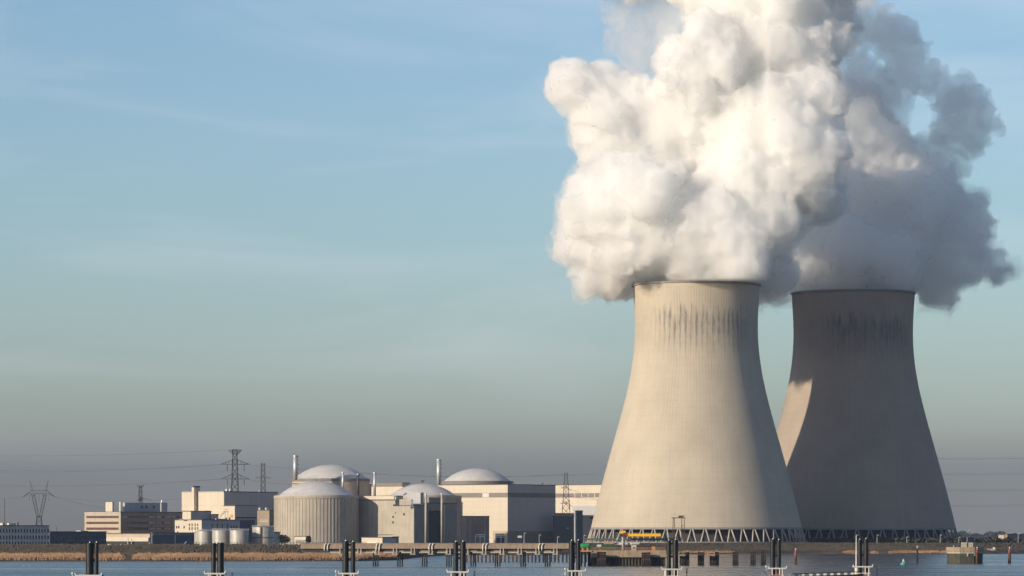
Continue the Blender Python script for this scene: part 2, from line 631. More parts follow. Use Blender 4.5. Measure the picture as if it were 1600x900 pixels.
for o in (t2,):
    o.rotation_euler = (0, 0, R(9))
    o.scale = (1.03, 1.03, 1.03)
# the stain on this tower runs together into one broad dark area
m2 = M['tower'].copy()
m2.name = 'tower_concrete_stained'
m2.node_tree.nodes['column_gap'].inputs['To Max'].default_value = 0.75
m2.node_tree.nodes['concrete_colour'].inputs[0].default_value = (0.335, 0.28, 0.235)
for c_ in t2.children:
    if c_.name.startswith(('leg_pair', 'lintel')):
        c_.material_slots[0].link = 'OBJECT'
        c_.material_slots[0].material = M['conc_dark']  # rear legs coloured darker, painting in the shade they stand in
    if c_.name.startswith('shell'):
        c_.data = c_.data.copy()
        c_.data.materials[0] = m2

# ------------------------------------------------------------------ steam
def vnoise(shape, org, vox, scale, seed):
    """Smooth value noise sampled on a world-aligned grid (cell size = scale metres)."""
    rs = np.random.RandomState(seed)
    idx, fr_ = [], []
    dims = []
    for ax in range(3):
        c = (np.arange(shape[ax]) * vox) / scale + 0.37 * (ax + 1)
        i = np.floor(c).astype(int)
        f = (c - i).astype(np.float32)
        f = f * f * f * (f * (f * 6 - 15) + 10)
        idx.append(i)
        fr_.append(f)
        dims.append(i.max() + 2)
    L = rs.rand(*dims).astype(np.float32)
    a = L[idx[0]] * (1 - fr_[0])[:, None, None] + L[idx[0] + 1] * fr_[0][:, None, None]
    a = a[:, idx[1]] * (1 - fr_[1])[None, :, None] + a[:, idx[1] + 1] * fr_[1][None, :, None]
    a = a[:, :, idx[2]] * (1 - fr_[2])[None, None, :] + a[:, :, idx[2] + 1] * fr_[2][None, None, :]
    return a


def steam_material(name, density, aniso, skin, albedo=(0.872, 0.848, 0.886)):
    m, t, p = nodes_of(name)
    t.nodes.remove(p)
    out = t.nodes['Material Output']
    vsn = t.nodes.new('ShaderNodeVolumeScatter')
    vsn.inputs['Color'].default_value = (*albedo, 1)
    vsn.inputs['Density'].default_value = density
    vsn.inputs['Anisotropy'].default_value = aniso
    t.links.new(vsn.outputs['Volume'], out.inputs['Volume'])
    tr = t.nodes.new('ShaderNodeBsdfTransparent')
    df = t.nodes.new('ShaderNodeBsdfDiffuse')
    df.inputs['Color'].default_value = (0.62, 0.61, 0.615, 1)
    ms = t.nodes.new('ShaderNodeMixShader')
    ms.inputs[0].default_value = skin
    t.links.new(tr.outputs[0], ms.inputs[1])
    t.links.new(df.outputs[0], ms.inputs[2])
    t.links.new(ms.outputs[0], out.inputs['Surface'])
    return m


def puffs(lst, d, seed, nchild, child, levels=2):
    """World spheres from pixel spheres, with smaller ones budding on their surfaces."""
    rs = np.random.RandomState(seed)
    out = []
    for q in lst:
        px, py, rp, dy = q[:4]
        dd = d + dy
        c = np.array(at(px, py, dd))
        r = rp * dd / F
        out.append((c, r))
        if len(q) > 4:
            continue
        for _ in range(nchild):
            v1 = rs.normal(size=3)
            v1 /= np.linalg.norm(v1)
            r1 = r * rs.uniform(child[0], child[1])
            c1 = c + v1 * (r - r1 * rs.uniform(0.15, 0.6))
            out.append((c1, r1))
            if levels < 2:
                continue
            for _ in range(9):
                v2 = rs.normal(size=3)
                v2 /= np.linalg.norm(v2)
                if np.dot(v2, v1) < -0.1:
                    v2 = -v2
                r2 = r1 * rs.uniform(0.26, 0.46)
                out.append((c1 + v2 * (r1 - r2 * rs.uniform(0.1, 0.6)), r2))
    return out


def steam_mesh(spheres, vox, seed, amp, clip_axis=None, zmax=470.0, fringe=0.0):
    C = np.array([c for c, _ in spheres])
    Rr = np.array([r for _, r in spheres])
    lo = (C - Rr[:, None]).min(0) - 10
    hi = (C + Rr[:, None]).max(0) + 10
    hi[2] = min(hi[2], zmax + 10)
    n = np.ceil((hi - lo) / vox).astype(int)
    sdf = np.full(n, 12.0, np.float32)
    ax = [lo[i] + np.arange(n[i]) * vox for i in range(3)]
    for c, r in spheres:
        a = np.maximum(np.floor((c - r - 6 - lo) / vox).astype(int), 0)
        b = np.minimum(np.ceil((c + r + 6 - lo) / vox).astype(int) + 1, n)
        if (b <= a).any():
            continue
        x = (ax[0][a[0]:b[0]] - c[0]).astype(np.float32)[:, None, None]
        y = (ax[1][a[1]:b[1]] - c[1]).astype(np.float32)[None, :, None]
        z = (ax[2][a[2]:b[2]] - c[2]).astype(np.float32)[None, None, :]
        dist = np.sqrt(x * x + y * y + z * z) - r
        s = sdf[a[0]:b[0], a[1]:b[1], a[2]:b[2]]
        np.minimum(s, dist, out=s)
    for _ in range(1):                      # melt the puffs into one another
        for axis in range(3):
            sdf = (np.roll(sdf, 1, axis) + sdf * 2 + np.roll(sdf, -1, axis)) * np.float32(0.25)
    for k, (scale, am) in enumerate(amp):
        q = vnoise(n, lo, vox, scale, seed + k) - 0.5
        sdf += am * 2 * np.abs(q) * 1.6 - am * 0.5 if k else am * 2 * q
    gx, gy, gz = ax[0][:, None, None], ax[1][None, :, None], ax[2][None, None, :]
    for (cx, cyy, zr) in (clip_axis or []):
        h = np.sqrt((gx - cx) ** 2 + (gy - cyy) ** 2)
        low = gz < zr + 0.8 + 0 * gx + 0 * gy
        infront = (gy < cyy) & (np.abs(gx - cx) < 44) | ((h > 37.5) & (h < 46))
        kill = low & infront
        kill |= (gz < zr - 25) & (h < 46)
        sdf[kill] = np.maximum(sdf[kill], 2.0)
    sdf[:, :, gz[0, 0] > zmax] = 3.0
    for i in range(3):
        sl = [slice(None)] * 3
        for e_ in (0, -1):
            sl[i] = e_
            sdf[tuple(sl)] = 3.0
    out = [surface(sdf, vox, lo)]
    if fringe:                              # torn thin outer layer round the dense core
        s2 = sdf - np.float32(fringe)
        for k, (scale, am) in enumerate(((14, 9.0), (6.5, 5.0), (3.4, 2.4))):
            s2 += am * (vnoise(n, lo, vox, scale, seed + 70 + k) - 0.5)
        for (cx, cyy, zr) in (clip_axis or []):
            h = np.sqrt((gx - cx) ** 2 + (gy - cyy) ** 2)
            s2[(gz < zr + 0.6) & (((gy < cyy) & (np.abs(gx - cx) < 43.5)) | (h < 46))] = 2.0
        s2[:, :, gz[0, 0] > zmax] = 3.0
        for i in range(3):
            sl = [slice(None)] * 3
            for e_ in (0, -1):
                sl[i] = e_
                s2[tuple(sl)] = 3.0
        out.append(surface(s2, vox, lo))
    return out


def surface(sdf, vox, lo):
    gr = openvdb.FloatGrid(12.0)
    gr.copyFromArray(np.ascontiguousarray(np.clip(sdf, -12, 12), dtype=np.float32))
    pts, tri_, quads = gr.convertToPolygons(isovalue=0.0, adaptivity=0.0)
    pts = np.asarray(pts) * vox + lo
    # drop crumbs that broke loose
    qa = np.asarray(quads).astype(np.int64)
    ea = np.concatenate([qa[:, 0], qa[:, 1], qa[:, 2]])
    eb = np.concatenate([qa[:, 1], qa[:, 2], qa[:, 3]])
    lab = np.arange(len(pts))
    for _ in range(200):
        m_ = np.minimum(lab[ea], lab[eb])
        l2 = lab.copy()
        np.minimum.at(l2, ea, m_)
        np.minimum.at(l2, eb, m_)
        l2 = l2[l2]
        if (l2 == lab).all():
            break
        lab = l2
    cnt = np.bincount(lab, minlength=len(pts))
    quads = qa[(cnt[lab] > 900)[qa[:, 0]]]
    tri_ = []
    used = np.unique(quads)
    remap = np.zeros(len(pts), np.int64)
    remap[used] = np.arange(len(used))
    pts, quads = pts[used], remap[quads]
    faces = [tuple(q) for q in quads.tolist()]
    # outward orientation
    q = np.asarray(quads)[:, :3] if len(quads) else np.asarray(tri_)
    vol = np.einsum('ij,ij->i', pts[q[:, 0]] - pts.mean(0), np.cross(pts[q[:, 1]] - pts.mean(0), pts[q[:, 2]] - pts.mean(0))).sum()
    if vol < 0:
        faces = [f[::-1] for f in faces]
    return pts, faces


def steam_object(name, pts, faces, m, parent):
    me = bpy.data.meshes.new(name)
    off = np.zeros(3)
    q = parent
    while q is not None:
        off += np.array(q.location)
        q = q.parent
    me.from_pydata((pts - off).tolist(), [], faces)
    me.materials.append(m)
    me.polygons.foreach_set('use_smooth', [True] * len(me.polygons))
    me.update()
    o = bpy.data.objects.new(name, me)
    o.parent = parent
    col.objects.link(o)
    return o


front_puffs = [
    (1089, 432, 84, 0, 0), (1035, 422, 46, 8), (1140, 424, 46, 5), (1090, 412, 60, 10),
    (1000, 425, 42, 12), (960, 415, 48, 5), (930, 395, 55, 0), (905, 380, 36, 5), (915, 405, 34, 0),
    (955, 330, 62, -22), (930, 345, 45, -15), (1000, 300, 62, -34), (985, 272, 40, -26), (1010, 370, 66, -30),
    (1080, 384, 64, -30), (1148, 374, 62, -34), (1040, 350, 46, -24), (1195, 350, 60, -26), (1115, 300, 56, 4), (1170, 296, 58, -14),
    (1205, 425, 34, 20), (1062, 285, 36, 14), (1078, 258, 40, 22), (1058, 262, 30, 26),
    (1100, 468, 56, 62, 0), (1082, 466, 56, 88, 0), (1110, 440, 60, 78), (975, 415, 44, 45), (1010, 410, 50, 60),  # puffs hidden behind tower and plume, added to shadow the rear tower
    (1010, 215, 60, 32), (965, 195, 46, 30), (912, 148, 38, 20), (890, 152, 25, 20), (902, 120, 24, 20), (940, 170, 42, 20), (935, 122, 22, 26), (957, 112, 13, 24), (925, 205, 32, 28), (945, 238, 36, 30), (965, 155, 34, 24), (995, 160, 38, 20), (985, 140, 22, 22), (884, 172, 16, 22),
    (1065, 190, 66, 22), (1125, 215, 64, 20), (1195, 205, 70, 2), (1255, 225, 58, -14), (1285, 165, 36, -8), (1235, 160, 50, -6),
    (1225, 280, 64, -6), (1265, 290, 45, 18), (1085, 120, 54, -6), (1112, 85, 52, 2), (1140, 110, 56, 16), (1195, 100, 70, 26), (1255, 80, 66, 22),
    (1160, 30, 72, 30), (1230, 10, 82, 30), (1270, 40, 50, 34), (1120, 40, 42, 34),
    (1160, -50, 82, 36), (1240, -70, 92, 36), (1285, -30, 50, 42),
    (1010, -98, 78, 45), (930, -112, 68, 40), (1090, -95, 80, 42),  # unseen steam above the view, added to shade the rear plume's arm
]
veil_puffs = [(1010, 45, 44, 62), (975, 60, 28, 66), (1045, 25, 52, 60), (1060, 75, 40, 58), (1000, 85, 28, 60), (1090, -15, 60, 60), (1020, -20, 46, 66), (965, 20, 24, 70)]
rear_puffs = [
    (1334, 446, 82, 0, 0), (1285, 440, 40, 0), (1385, 440, 40, 0), (1334, 428, 56, 6), (1228, 430, 38, -6), (1205, 420, 34, -10), (1255, 405, 52, -8),
    (1320, 395, 66, -14), (1395, 412, 58, -16), (1438, 428, 38, 4), (1455, 440, 26, 8), (1475, 415, 44, 10), (1540, 405, 28, 18), (1562, 400, 19, 18), (1515, 425, 22, 15),
    (1505, 372, 44, 8), (1420, 350, 74, 8), (1340, 335, 76, 10), (1275, 335, 58, 16), (1485, 335, 42, 16), (1420, 290, 52, 22), (1355, 260, 62, 26), (1300, 250, 56, 30),
    (1460, 285, 34, 24), (1290, 170, 50, 44), (1340, 180, 46, 40), (1505, 330, 30, 16), (1525, 350, 26, 12),
]
wisp_puffs = [
    (1345, 120, 46, 44), (1300, 60, 52, 52), (1345, 40, 40, 54), (1385, 60, 36, 56), (1415, 95, 34, 56), (1450, 125, 34, 56), (1485, 155, 34, 56), (1517, 182, 30, 56),
    (1535, 195, 24, 56), (1515, 220, 26, 56), (1490, 205, 24, 54), (1540, 225, 14, 56), (1385, 145, 34, 50), (1340, 5, 34, 58), (1330, -30, 40, 60), (1395, 240, 34, 36), (1450, 245, 26, 36), (1480, 255, 22, 34), (1350, 215, 40, 36),
]
sm_front = steam_material('steam_dense', 0.12, 0.1, 0.09)
sm_rear = steam_material('steam_medium', 0.085, 0.15, 0.07, (0.93, 0.923, 0.94))
sm_fringe = steam_material('steam_fringe', 0.035, 0.1, 0.02)
sm_thin = steam_material('steam_thin', 0.030, 0.15, 0.03)

fr_root = thing('steam_plume', 'bright white billowing steam plume rising from the front cooling tower', 'steam', (TX, TD, RIM), 'steam plumes')
core, fringe_ = steam_mesh(puffs(front_puffs, TD, 11, 26, (0.26, 0.50)), 1.12, 21, [(30, 6.5), (13, 3.4), (6, 1.7), (3.0, 1.1)], [(TX, TD, RIM)], fringe=1.4)
steam_object('billows', *core, sm_front, fr_root)
steam_object('fringe', *fringe_, sm_fringe, fr_root)
(pts, faces), = steam_mesh(puffs(veil_puffs, TD, 12, 16, (0.3, 0.5)), 1.6, 31, [(26, 9.0), (12, 5.0), (6, 3.0), (3.6, 1.4)])
steam_object('thin_veil', pts, faces, sm_thin, fr_root)
re_root = thing('steam_plume', 'grey shaded steam plume billowing from the cooling tower that stands in shadow', 'steam', (T2X, T2D, RIM), 'steam plumes')
RIM2 = GROUND - 0.6 + (RIM - GROUND) * 1.03
core, fringe_ = steam_mesh(puffs(rear_puffs, T2D, 13, 24, (0.26, 0.48)), 1.4, 41, [(26, 7.0), (11, 4.0), (5.5, 2.0), (3.2, 0.9)], [(T2X, T2D, RIM2), (TX, TD, RIM)], fringe=2.2)
steam_object('billows', *core, sm_rear, re_root)
steam_object('fringe', *fringe_, sm_fringe, re_root)
(pts, faces), = steam_mesh(puffs(wisp_puffs, T2D, 14, 18, (0.28, 0.5)), 1.5, 51, [(24, 7.0), (12, 4.2), (6, 2.6), (3.6, 1.3)])
steam_object('torn_wisp', pts, faces, steam_material('steam_wisp', 0.055, 0.1, 0.04), re_root)

# ------------------------------------------------------------------ buildings
A0 = R(35)            # every block of the plant stands on the same grid
UL = Vector((-math.cos(A0), math.sin(A0), 0))      # along the lit faces, away from the near corner
UR = Vector((math.sin(A0), math.cos(A0), 0))       # along the shaded faces
NL_ = Vector((-math.sin(A0), -math.cos(A0), 0))
NR_ = Vector((math.cos(A0), -math.sin(A0), 0))


def along(c, u, px):
    """How far along u from c a point is seen at pixel column px."""
    k = (px - 800.0) / F
    return (k * c.y - c.x) / (u.x - k * u.y)


class Block:
    """A building on the plant's grid, given by the pixel columns of its three visible corners."""

    def __init__(self, name, label, cat, pl, pm, pr, ytop, d, m, roof=True, ybot=None, z0=None, parent=None, trim='roof', part='wall'):
        self.c = Vector((X(pm, d), d, 0))
        self.ll, self.lr = along(self.c, UL, pl), along(self.c, UR, pr)
        self.z0 = GROUND - 0.3 if z0 is None else z0
        if ybot is not None:
            self.z0 = Z(ybot, d)
        self.z1 = Z(ytop, d)
        self.d = d
        self.pm = pm
        ctr = self.c + UL * self.ll / 2 + UR * self.lr / 2
        self.root = parent or thing(name, label, cat, (ctr.x, ctr.y, self.z0))
        b = MB()
        self.foot = [self.c, self.c + UR * self.lr, self.c + UR * self.lr + UL * self.ll, self.c + UL * self.ll]
        b.prism(self.foot, self.z0, self.z1)
        self.wall = b.build(part, M[m], self.root)
        if roof:
            b = MB()
            e = 0.25
            c0 = self.c - UL * e - UR * e
            ft = [c0, c0 + UR * (self.lr + 2 * e), c0 + UR * (self.lr + 2 * e) + UL * (self.ll + 2 * e), c0 + UL * (self.ll + 2 * e)]
            b.prism(ft, self.z1 + 0.003, self.z1 + 0.45)
            b.build('roof', M[trim], self.root)

    def _strip(self, u, n, p0, p1, y0, y1, depth, b):
        s0, s1 = along(self.c, u, p0), along(self.c, u, p1)
        s0, s1 = min(s0, s1), max(s0, s1)
        q = self.c + u * (s0 + s1) / 2
        z1, z0 = Z(y0, q.y), Z(y1, q.y)
        pts = [self.c + u * s0 - n * 0.05, self.c + u * s0 + n * depth, self.c + u * s1 + n * depth, self.c + u * s1 - n * 0.05]
        ar = sum(pts[i].x * pts[(i + 1) % 4].y - pts[(i + 1) % 4].x * pts[i].y for i in range(4))
        if ar < 0:
            pts = pts[::-1]
        b.prism(pts, z0, z1)

    def L(self, name, m, boxes, depth=0.06, label=None, parent=None):
        b = MB()
        for p0, p1, y0, y1 in boxes:
            self._strip(UL, NL_, p0, p1, y0, y1, depth, b)
        o = b.build(name, M[m], parent or self.root)
        if label:
            o['label'] = label
        return o

    def Rt(self, name, m, boxes, depth=0.06, label=None, parent=None):
        b = MB()
        for p0, p1, y0, y1 in boxes:
            self._strip(UR, NR_, p0, p1, y0, y1, depth, b)
        o = b.build(name, M[m], parent or self.root)
        if label:
            o['label'] = label
        return o

    def on_roof(self, name, m, pl, pm, pr, y0, y1, back=3.0, roof=True):
        """A box standing on the roof, set back from the near corner."""
        d = self.d + back
        c = Vector((X(pm, d), d, 0))
        ll, lr = along(c, UL, pl), along(c, UR, pr)
        b = MB()
        b.prism([c, c + UR * lr, c + UR * lr + UL * ll, c + UL * ll], self.z1 + (0.45 if roof else 0.003), Z(y0, d))
        return b.build(name, M[m], self.root)


# far left: three-storey office block with white window fins
B = Block('office_block', 'grey three storey office block with rows of dark windows and white fins', 'office block', -30, -24, 76, 822, 1890, 'conc_dark')
B.wall.data.materials[0] = M['mid_clad']
for r, (y0, y1) in enumerate(((826.2, 832.2), (836.6, 842.4), (846.2, 852.0))):
    k = 0
    x = -19.6
    while x < 73.5:
        w = B.Rt('window', 'glass', [(x, x + 3.0, y0, y1)], 0.10)
        B.Rt('fin', 'frame', [(x + 3.1, x + 4.2, y0 - .1, y1 + .1)], 0.55, parent=w)
        x += 4.62
B.Rt('parapet', 'mid_clad', [(-23, 75.8, 822.4, 823.6)], 0.35)
B.on_roof('roof_house', 'whitep', -6, 4, 7, 817.2, 822, 8)
B.on_roof('roof_house', 'mid_clad', 11, 14, 27, 817.4, 822, 12)
B.on_roof('roof_house', 'conc_dark', 25.5, 26.5, 29, 815.4, 822, 14)

B = Block('low_office', 'long dark teal two storey building next to the grey office block', 'office block', 74, 77.5, 166, 831.5, 1935, 'teal')
for y0, y1 in ((836.0, 841.6), (845.5, 850.5)):
    x = 81.5
    while x < 164:
        B.Rt('window', 'glass', [(x, x + 2.7, y0, y1)], 0.10)
        x += 4.55
B.Rt('parapet', 'teal', [(78, 165.6, 831.8, 833.2)], 0.3)
B.on_roof('roof_house', 'whitep', 119, 126, 130, 829.0, 831.5, 6)
B.on_roof('roof_house', 'teal', 130, 131, 138, 829.4, 831.5, 6)
b = MB()
b.tube((X(88, 1960), 1960, Z(831, 1960)), (X(88, 1960), 1960, Z(823, 1960)), 0.16)
b.build('roof_mast', M['lattice'], B.root)

# striped four-storey office
B = Block('striped_office', 'beige four storey office, one side painted browner for shade, with long ribbon windows', 'office building', 132, 188.5, 285, 800.5, 2150, 'tan')
B.Rt('shade_painted_wall', 'brown', [(188.7, 284, 800.8, 850)], 0.05, 'side wall with brown shade painted in')  # shaded face coloured browner than the lit one, shade put into the colour
for y0, y1 in ((806, 809.6), (815.2, 818.8), (824.2, 828.0)):
    B.L('ribbon_window', 'glass_red', [(135.0, 185.5, y0, y1)], 0.08)
    w = B.Rt('ribbon_window', 'glass_red', [(193.5, 280.5, y0, y1)], 0.10)
    B.Rt('blind', 'blind', [(x, x + q, y0 + .5, y1 - .5) for x, q in ((232.5, 10), (244.5, 7), (257, 10), (269, 5.5))], 0.14, parent=w)
B.Rt('blind', 'blind', [(192.5, 198.6, 806.3, 809.4)], 0.14)
B.L('coping', 'whitep', [(132.2, 188.4, 800.2, 801.3)], 0.25)
B.on_roof('stair_tower', 'white_clad', 165, 175.6, 178, 784.5, 800, 6)
d = 2170.0
b = MB()
b.lathe(X(188.4, d), d, [(0.9, Z(800, d)), (0.9, Z(784.2, d))], 16)
b.build('flue', M['whitep'], B.root)
B.on_roof('penthouse', 'grey_shade_clad', 192, 195, 251, 785.3, 800, 14)
pm_ = Block('x', None, None, 192, 195, 251, 785.3, 2164 - 0.03, 'grey_shade_clad', False, ybot=800, parent=B.root, part='penthouse_front')
for x0 in (220.0, 226.8, 239.0):
    w = pm_.Rt('penthouse_window', 'glass', [(x0, x0 + 4.0, 789.8, 794.2)], 0.12)
    pm_.Rt('window_frame', 'frame', [(x0 + 4.05, x0 + 4.8, 789.6, 794.4)], 0.25, parent=w)
B.on_roof('plant_room', 'grey_shade_clad', 250.5, 252, 261.5, 785.2, 800, 10)
b = MB()
b.tube((X(253, 2166), 2166, Z(785, 2166)), (X(253, 2166), 2166, Z(781.5, 2166)), 0.5, 8)
b.build('vent_pipe', M['steel'], B.root)

B = Block('entrance_hall', 'low beige entrance hall with white fascia in front of the striped office', 'entrance hall', 163, 234.0, 237, 834.3, 2090, 'tan')
B.L('fascia', 'white_clad', [(163, 233.8, 839.8, 845.8)], 1.2)
g_ = B.L('glazing', 'glass', [(163.5, 233, 846.2, 856)], 0.08)
B.L('blind', 'frame', [(163 + i * 4.6, 166.6 + i * 4.6, 850.4, 855) for i in range(6)] + [(195 + i * 3, 197 + i * 3, 850.8, 854.5) for i in range(4)], 0.14, parent=g_)
for px in (202, 207.5):
    B.L('column', 'whitep', [(px, px + 0.7, 841, 856)], 1.5)

B = Block('workshop', 'low dark teal workshop with a blue roller door below the small white lab', 'workshop', 236, 238, 304, 833.2, 2060, 'teal')
B.Rt('roller_door', 'blue', [(277, 290, 838.5, 850)], 0.12)
B.Rt('fascia', 'conc_dark', [(238.5, 303, 833.4, 836)], 0.3)
B.Rt('downpipe', 'frame', [(273.0, 273.8, 836, 851)], 0.25)

# the tall white plant hall and its annexes
B = Block('plant_hall', 'tall white windowless hall with a square vent tower and a side painted grey for shade', 'plant hall', 284, 350, 434, 768.6, 2330, 'white_clad')
B.Rt('shade_painted_wall', 'grey_shade_clad', [(350.2, 433.5, 768.9, 850)], 0.05, 'side wall with grey shade painted in')  # grey over the white wall stands in for shade on this face
B.L('coping', 'whitep', [(284.2, 349.8, 768.2, 769.3)], 0.3)
c = B.c + UL * along(B.c, UL, 308.2) + NL_ * 3.2
d = c.y
ll, lr = along(c, UL, 299.5), along(c, UR, 312.2)
b = MB()
b.prism([c, c + UR * lr, c + UR * lr + UL * ll, c + UL * ll], GROUND, Z(761.5, d))
tw = b.build('vent_tower', M['white_clad'], B.root)
b = MB()
b.prism([c + UL * .4 + UR * .3, c + UR * (lr + .3), c + UR * (lr + .3) + UL * ll * .45, c + UL * ll * .45], Z(761.5, d), Z(759.4, d))
b.build('vent_cap', M['dark'], tw)
for px in (358.8, 364.5):
    b = MB()
    q = B.c + UR * along(B.c, UR, px) + UL * 2.5
    b.lathe(q.x, q.y, [(0.75, B.z1 + .4), (0.75, Z(764.4, q.y)), (0.4, Z(763.6, q.y))], 14)
    b.build('roof_vent', M['steel'], B.root)
b = MB()
q = B.c + UR * along(B.c, UR, 410.5) + UL * 2.5
b.lathe(q.x, q.y, [(0.6, B.z1 + .4), (0.6, Z(767.0, q.y))], 14)
b.build('roof_vent', M['steel'], B.root)

B = Block('hall_annex', 'square white annex with a side painted grey for shade at the foot of the tall white hall', 'annex', 349.5, 366.8, 402, 790.6, 2290, 'white_clad')
B.Rt('shade_painted_wall', 'grey_shade_clad', [(367, 401.5, 790.9, 850)], 0.05, 'side wall with grey shade painted in')  # shade of this face put into a grey colour
B.Rt('wall_panel', 'blue', [(374.5, 398, 812.6, 850)], 0.12, 'deep blue wall panel')
B.Rt('eaves', 'dark', [(367.2, 400, 808.0, 809.6)], 0.5)
B.L('doorway', 'dark', [(352.5, 355.0, 809, 814), (357.5, 360.0, 808.2, 814)], 0.08)
B.L('warning_panel', 'orange', [(359.8, 364.2, 803.8, 809.0)], 0.10)
s_ = MB()
for i in range(9):
    px = 344 + i * 0.9
    s_.box((X(px, 2262), 2262, Z(808.5 - i * 1.05, 2262)), (0.45, 2.0, 0.15))
s_.tube(at(343.6, 808.8, 2261), at(351.8, 798.6, 2261), 0.14)
s_.tube(at(343.6, 805.8, 2261), at(351.8, 795.9, 2261), 0.09)
s_.box((X(354, 2262), 2262, Z(799.4, 2262)), (2.4, 2.2, 0.25))
s_.tube(at(351.8, 796.2, 2261), at(356.4, 796.2, 2261), 0.09)
s_.tube(at(356.2, 799.6, 2262), at(356.2, 815, 2262), 0.12)
s_.tube(at(352.0, 799.6, 2262), at(352.0, 815, 2262), 0.12)
s_.build('outside_stair', M['lattice'], B.root)

B = Block('side_annex', 'white box annex with one side painted grey for shade in front of the tall white hall', 'annex', 284.5, 298.2, 330, 799.2, 2250, 'white_clad')
B.Rt('shade_painted_wall', 'grey_shade_clad', [(298.4, 329.5, 799.5, 850)], 0.05, 'side wall with grey shade painted in')  # face away from the sun coloured grey as painted shade
B.on_roof('roof_unit', 'grey_shade_clad', 318, 320, 327, 797.8, 799, 10)
B = Block('plant_room', 'small grey plant room between the white hall and its annex', 'plant room', 329.6, 331, 341.5, 804.2, 2262, 'grey_shade_clad')

B = Block('laboratory', 'low white laboratory with slit windows and a long side painted grey for shade', 'laboratory', 273.2, 315.0, 374, 812.8, 2150, 'mid_clad')
B.wall.data.materials[0] = M['white_clad']
B.Rt('shade_painted_wall', 'grey_shade_clad', [(315.2, 373.5, 813.1, 850)], 0.05, 'side wall with grey shade painted in')  # grey colour paints the shade of the long face
for px in (295.2, 299.4, 304.2, 308.2):
    B.L('slit_window', 'glass', [(px, px + 1.6, 818.0, 822.0), (px, px + 1.6, 823.4, 828.2)], 0.08)
for px in (275.2, 278.4, 286.8):
    B.L('window', 'glass', [(px, px + 1.9, 821.8, 825.6)], 0.08)
B.L('window', 'glass', [(276.8, 278.6, 830.2, 832.0)], 0.08)
for px in (330.8, 338.6, 346.2, 354.4):
    B.Rt('slit_window', 'glass', [(px, px + 1.9, 818.0, 829)], 0.08)
for px in (360.2, 364.4, 368.4):
    B.Rt('window', 'glass', [(px, px + 2.2, 821.6, 825.4)], 0.08)
B.on_roof('roof_unit', 'whitep', 280, 285, 287, 811.2, 812.8, 4)
B.on_roof('roof_unit', 'grey_shade_clad', 336, 338, 352, 810.4, 812.8, 8)
B.L('downpipe', 'frame', [(300.4, 301.2, 829, 852), (304.8, 305.6, 829, 852)], 0.4)

B = Block('brown_block', 'square brown concrete block with five pale windows beside the containment', 'service block', 397, 420.8, 432, 797.6, 2330, 'brown')
for i in range(5):  # pale blinds fill the windows
    B.L('window', 'blind', [(406.5 + i * 2.6, 408.0 + i * 2.6, 811.6, 815.8)], 0.10)
for i in range(2):
    B.Rt('window', 'blind', [(423.0 + i * 4, 424.6 + i * 4, 811.8, 815.6)], 0.10)
B.L('corner_pier', 'white_clad', [(396.9, 398.2, 797.8, 850)], 0.3)
for px, r in ((406, 0.85), (416, 0.8)):
    b = MB()
    d = 2338.0
    b.lathe(X(px, d), d, [(r, Z(797.4, d)), (r, Z(793.6, d)), (r * .5, Z(793.0, d))], 16)
    b.build('roof_tank', M['steel'], B.root)
B.Rt('roof_railing', 'frame', [(421.5, 431.5, 796.0, 796.6)], 0.15)

# ------------------------------------------------------------------ silver storage tanks
def storage_tank(px0, px1, ytop, d, label, m='tank', ladder=False):
    r = (px1 - px0) / 2 * d / F
    cx, cyy = X((px0 + px1) / 2, d), d + r
    zt = Z(ytop, d)
    root = thing('storage_tank', label, 'storage tank', (cx, cyy, GROUND), 'storage tanks by the fence')
    b = MB()
    b.lathe(cx, cyy, [(r, GROUND - .3), (r, zt - .25), (r + .12, zt - .25), (r + .12, zt)], 48, True, False)
    b.build('drum', M[m], root, False)
    b = MB()
    b.lathe(cx, cyy, [(r + .1, zt + .003), (r * .6, zt + r * .10), (0.3, zt + r * .15)], 48)
    b.build('roof', M[m] if not ladder else M['conc_dark'], root)
    b = MB()
    for i in range(20):
        a = 2 * math.pi * i / 20
        b.tube((cx + r * math.cos(a), cyy + r * math.sin(a), zt), (cx + r * math.cos(a), cyy + r * math.sin(a), zt + 1.0), 0.06, 4)
    for i in range(20):
        a, a2 = 2 * math.pi * i / 20, 2 * math.pi * (i + 1) / 20
        b.tube((cx + r * math.cos(a), cyy + r * math.sin(a), zt + 1.0), (cx + r * math.cos(a2), cyy + r * math.sin(a2), zt + 1.0), 0.06, 4)
    b.build('railing', M['whitep'], root)
    if ladder:
        b = MB()
        b.lathe(cx, cyy, [(r + .01, Z(840.2, d)), (r + .35, Z(840.2, d)), (r + .35, Z(839.4, d)), (r + .01, Z(839.4, d))], 48, False, False)
        b.build('walkway', M['rust'], root)
        b = MB()
        b.box((cx - r * .12, cyy - r - .2, (GROUND + zt) / 2), (0.8, 0.35, zt - GROUND))
        b.build('ladder', M['rust'], root)


storage_tank(306, 331, 829.6, 2040, 'dull silver storage tank below the white laboratory')
storage_tank(330.5, 358.6, 828.6, 2030, 'blotchy silver storage tank second from the laboratory')
storage_tank(358.0, 387.5, 828.6, 2022, 'bright silver storage tank next to the tall capped tank')
storage_tank(392.8, 427, 823.6, 2030, 'tallest storage tank with dark conical roof, walkway ring and ladder', 'tank', True)
B = Block('pump_house', 'small grey pump house between tall tank and containment cylinder', 'pump house', 424, 427, 437.5, 832.0, 2060, 'grey_shade_clad')

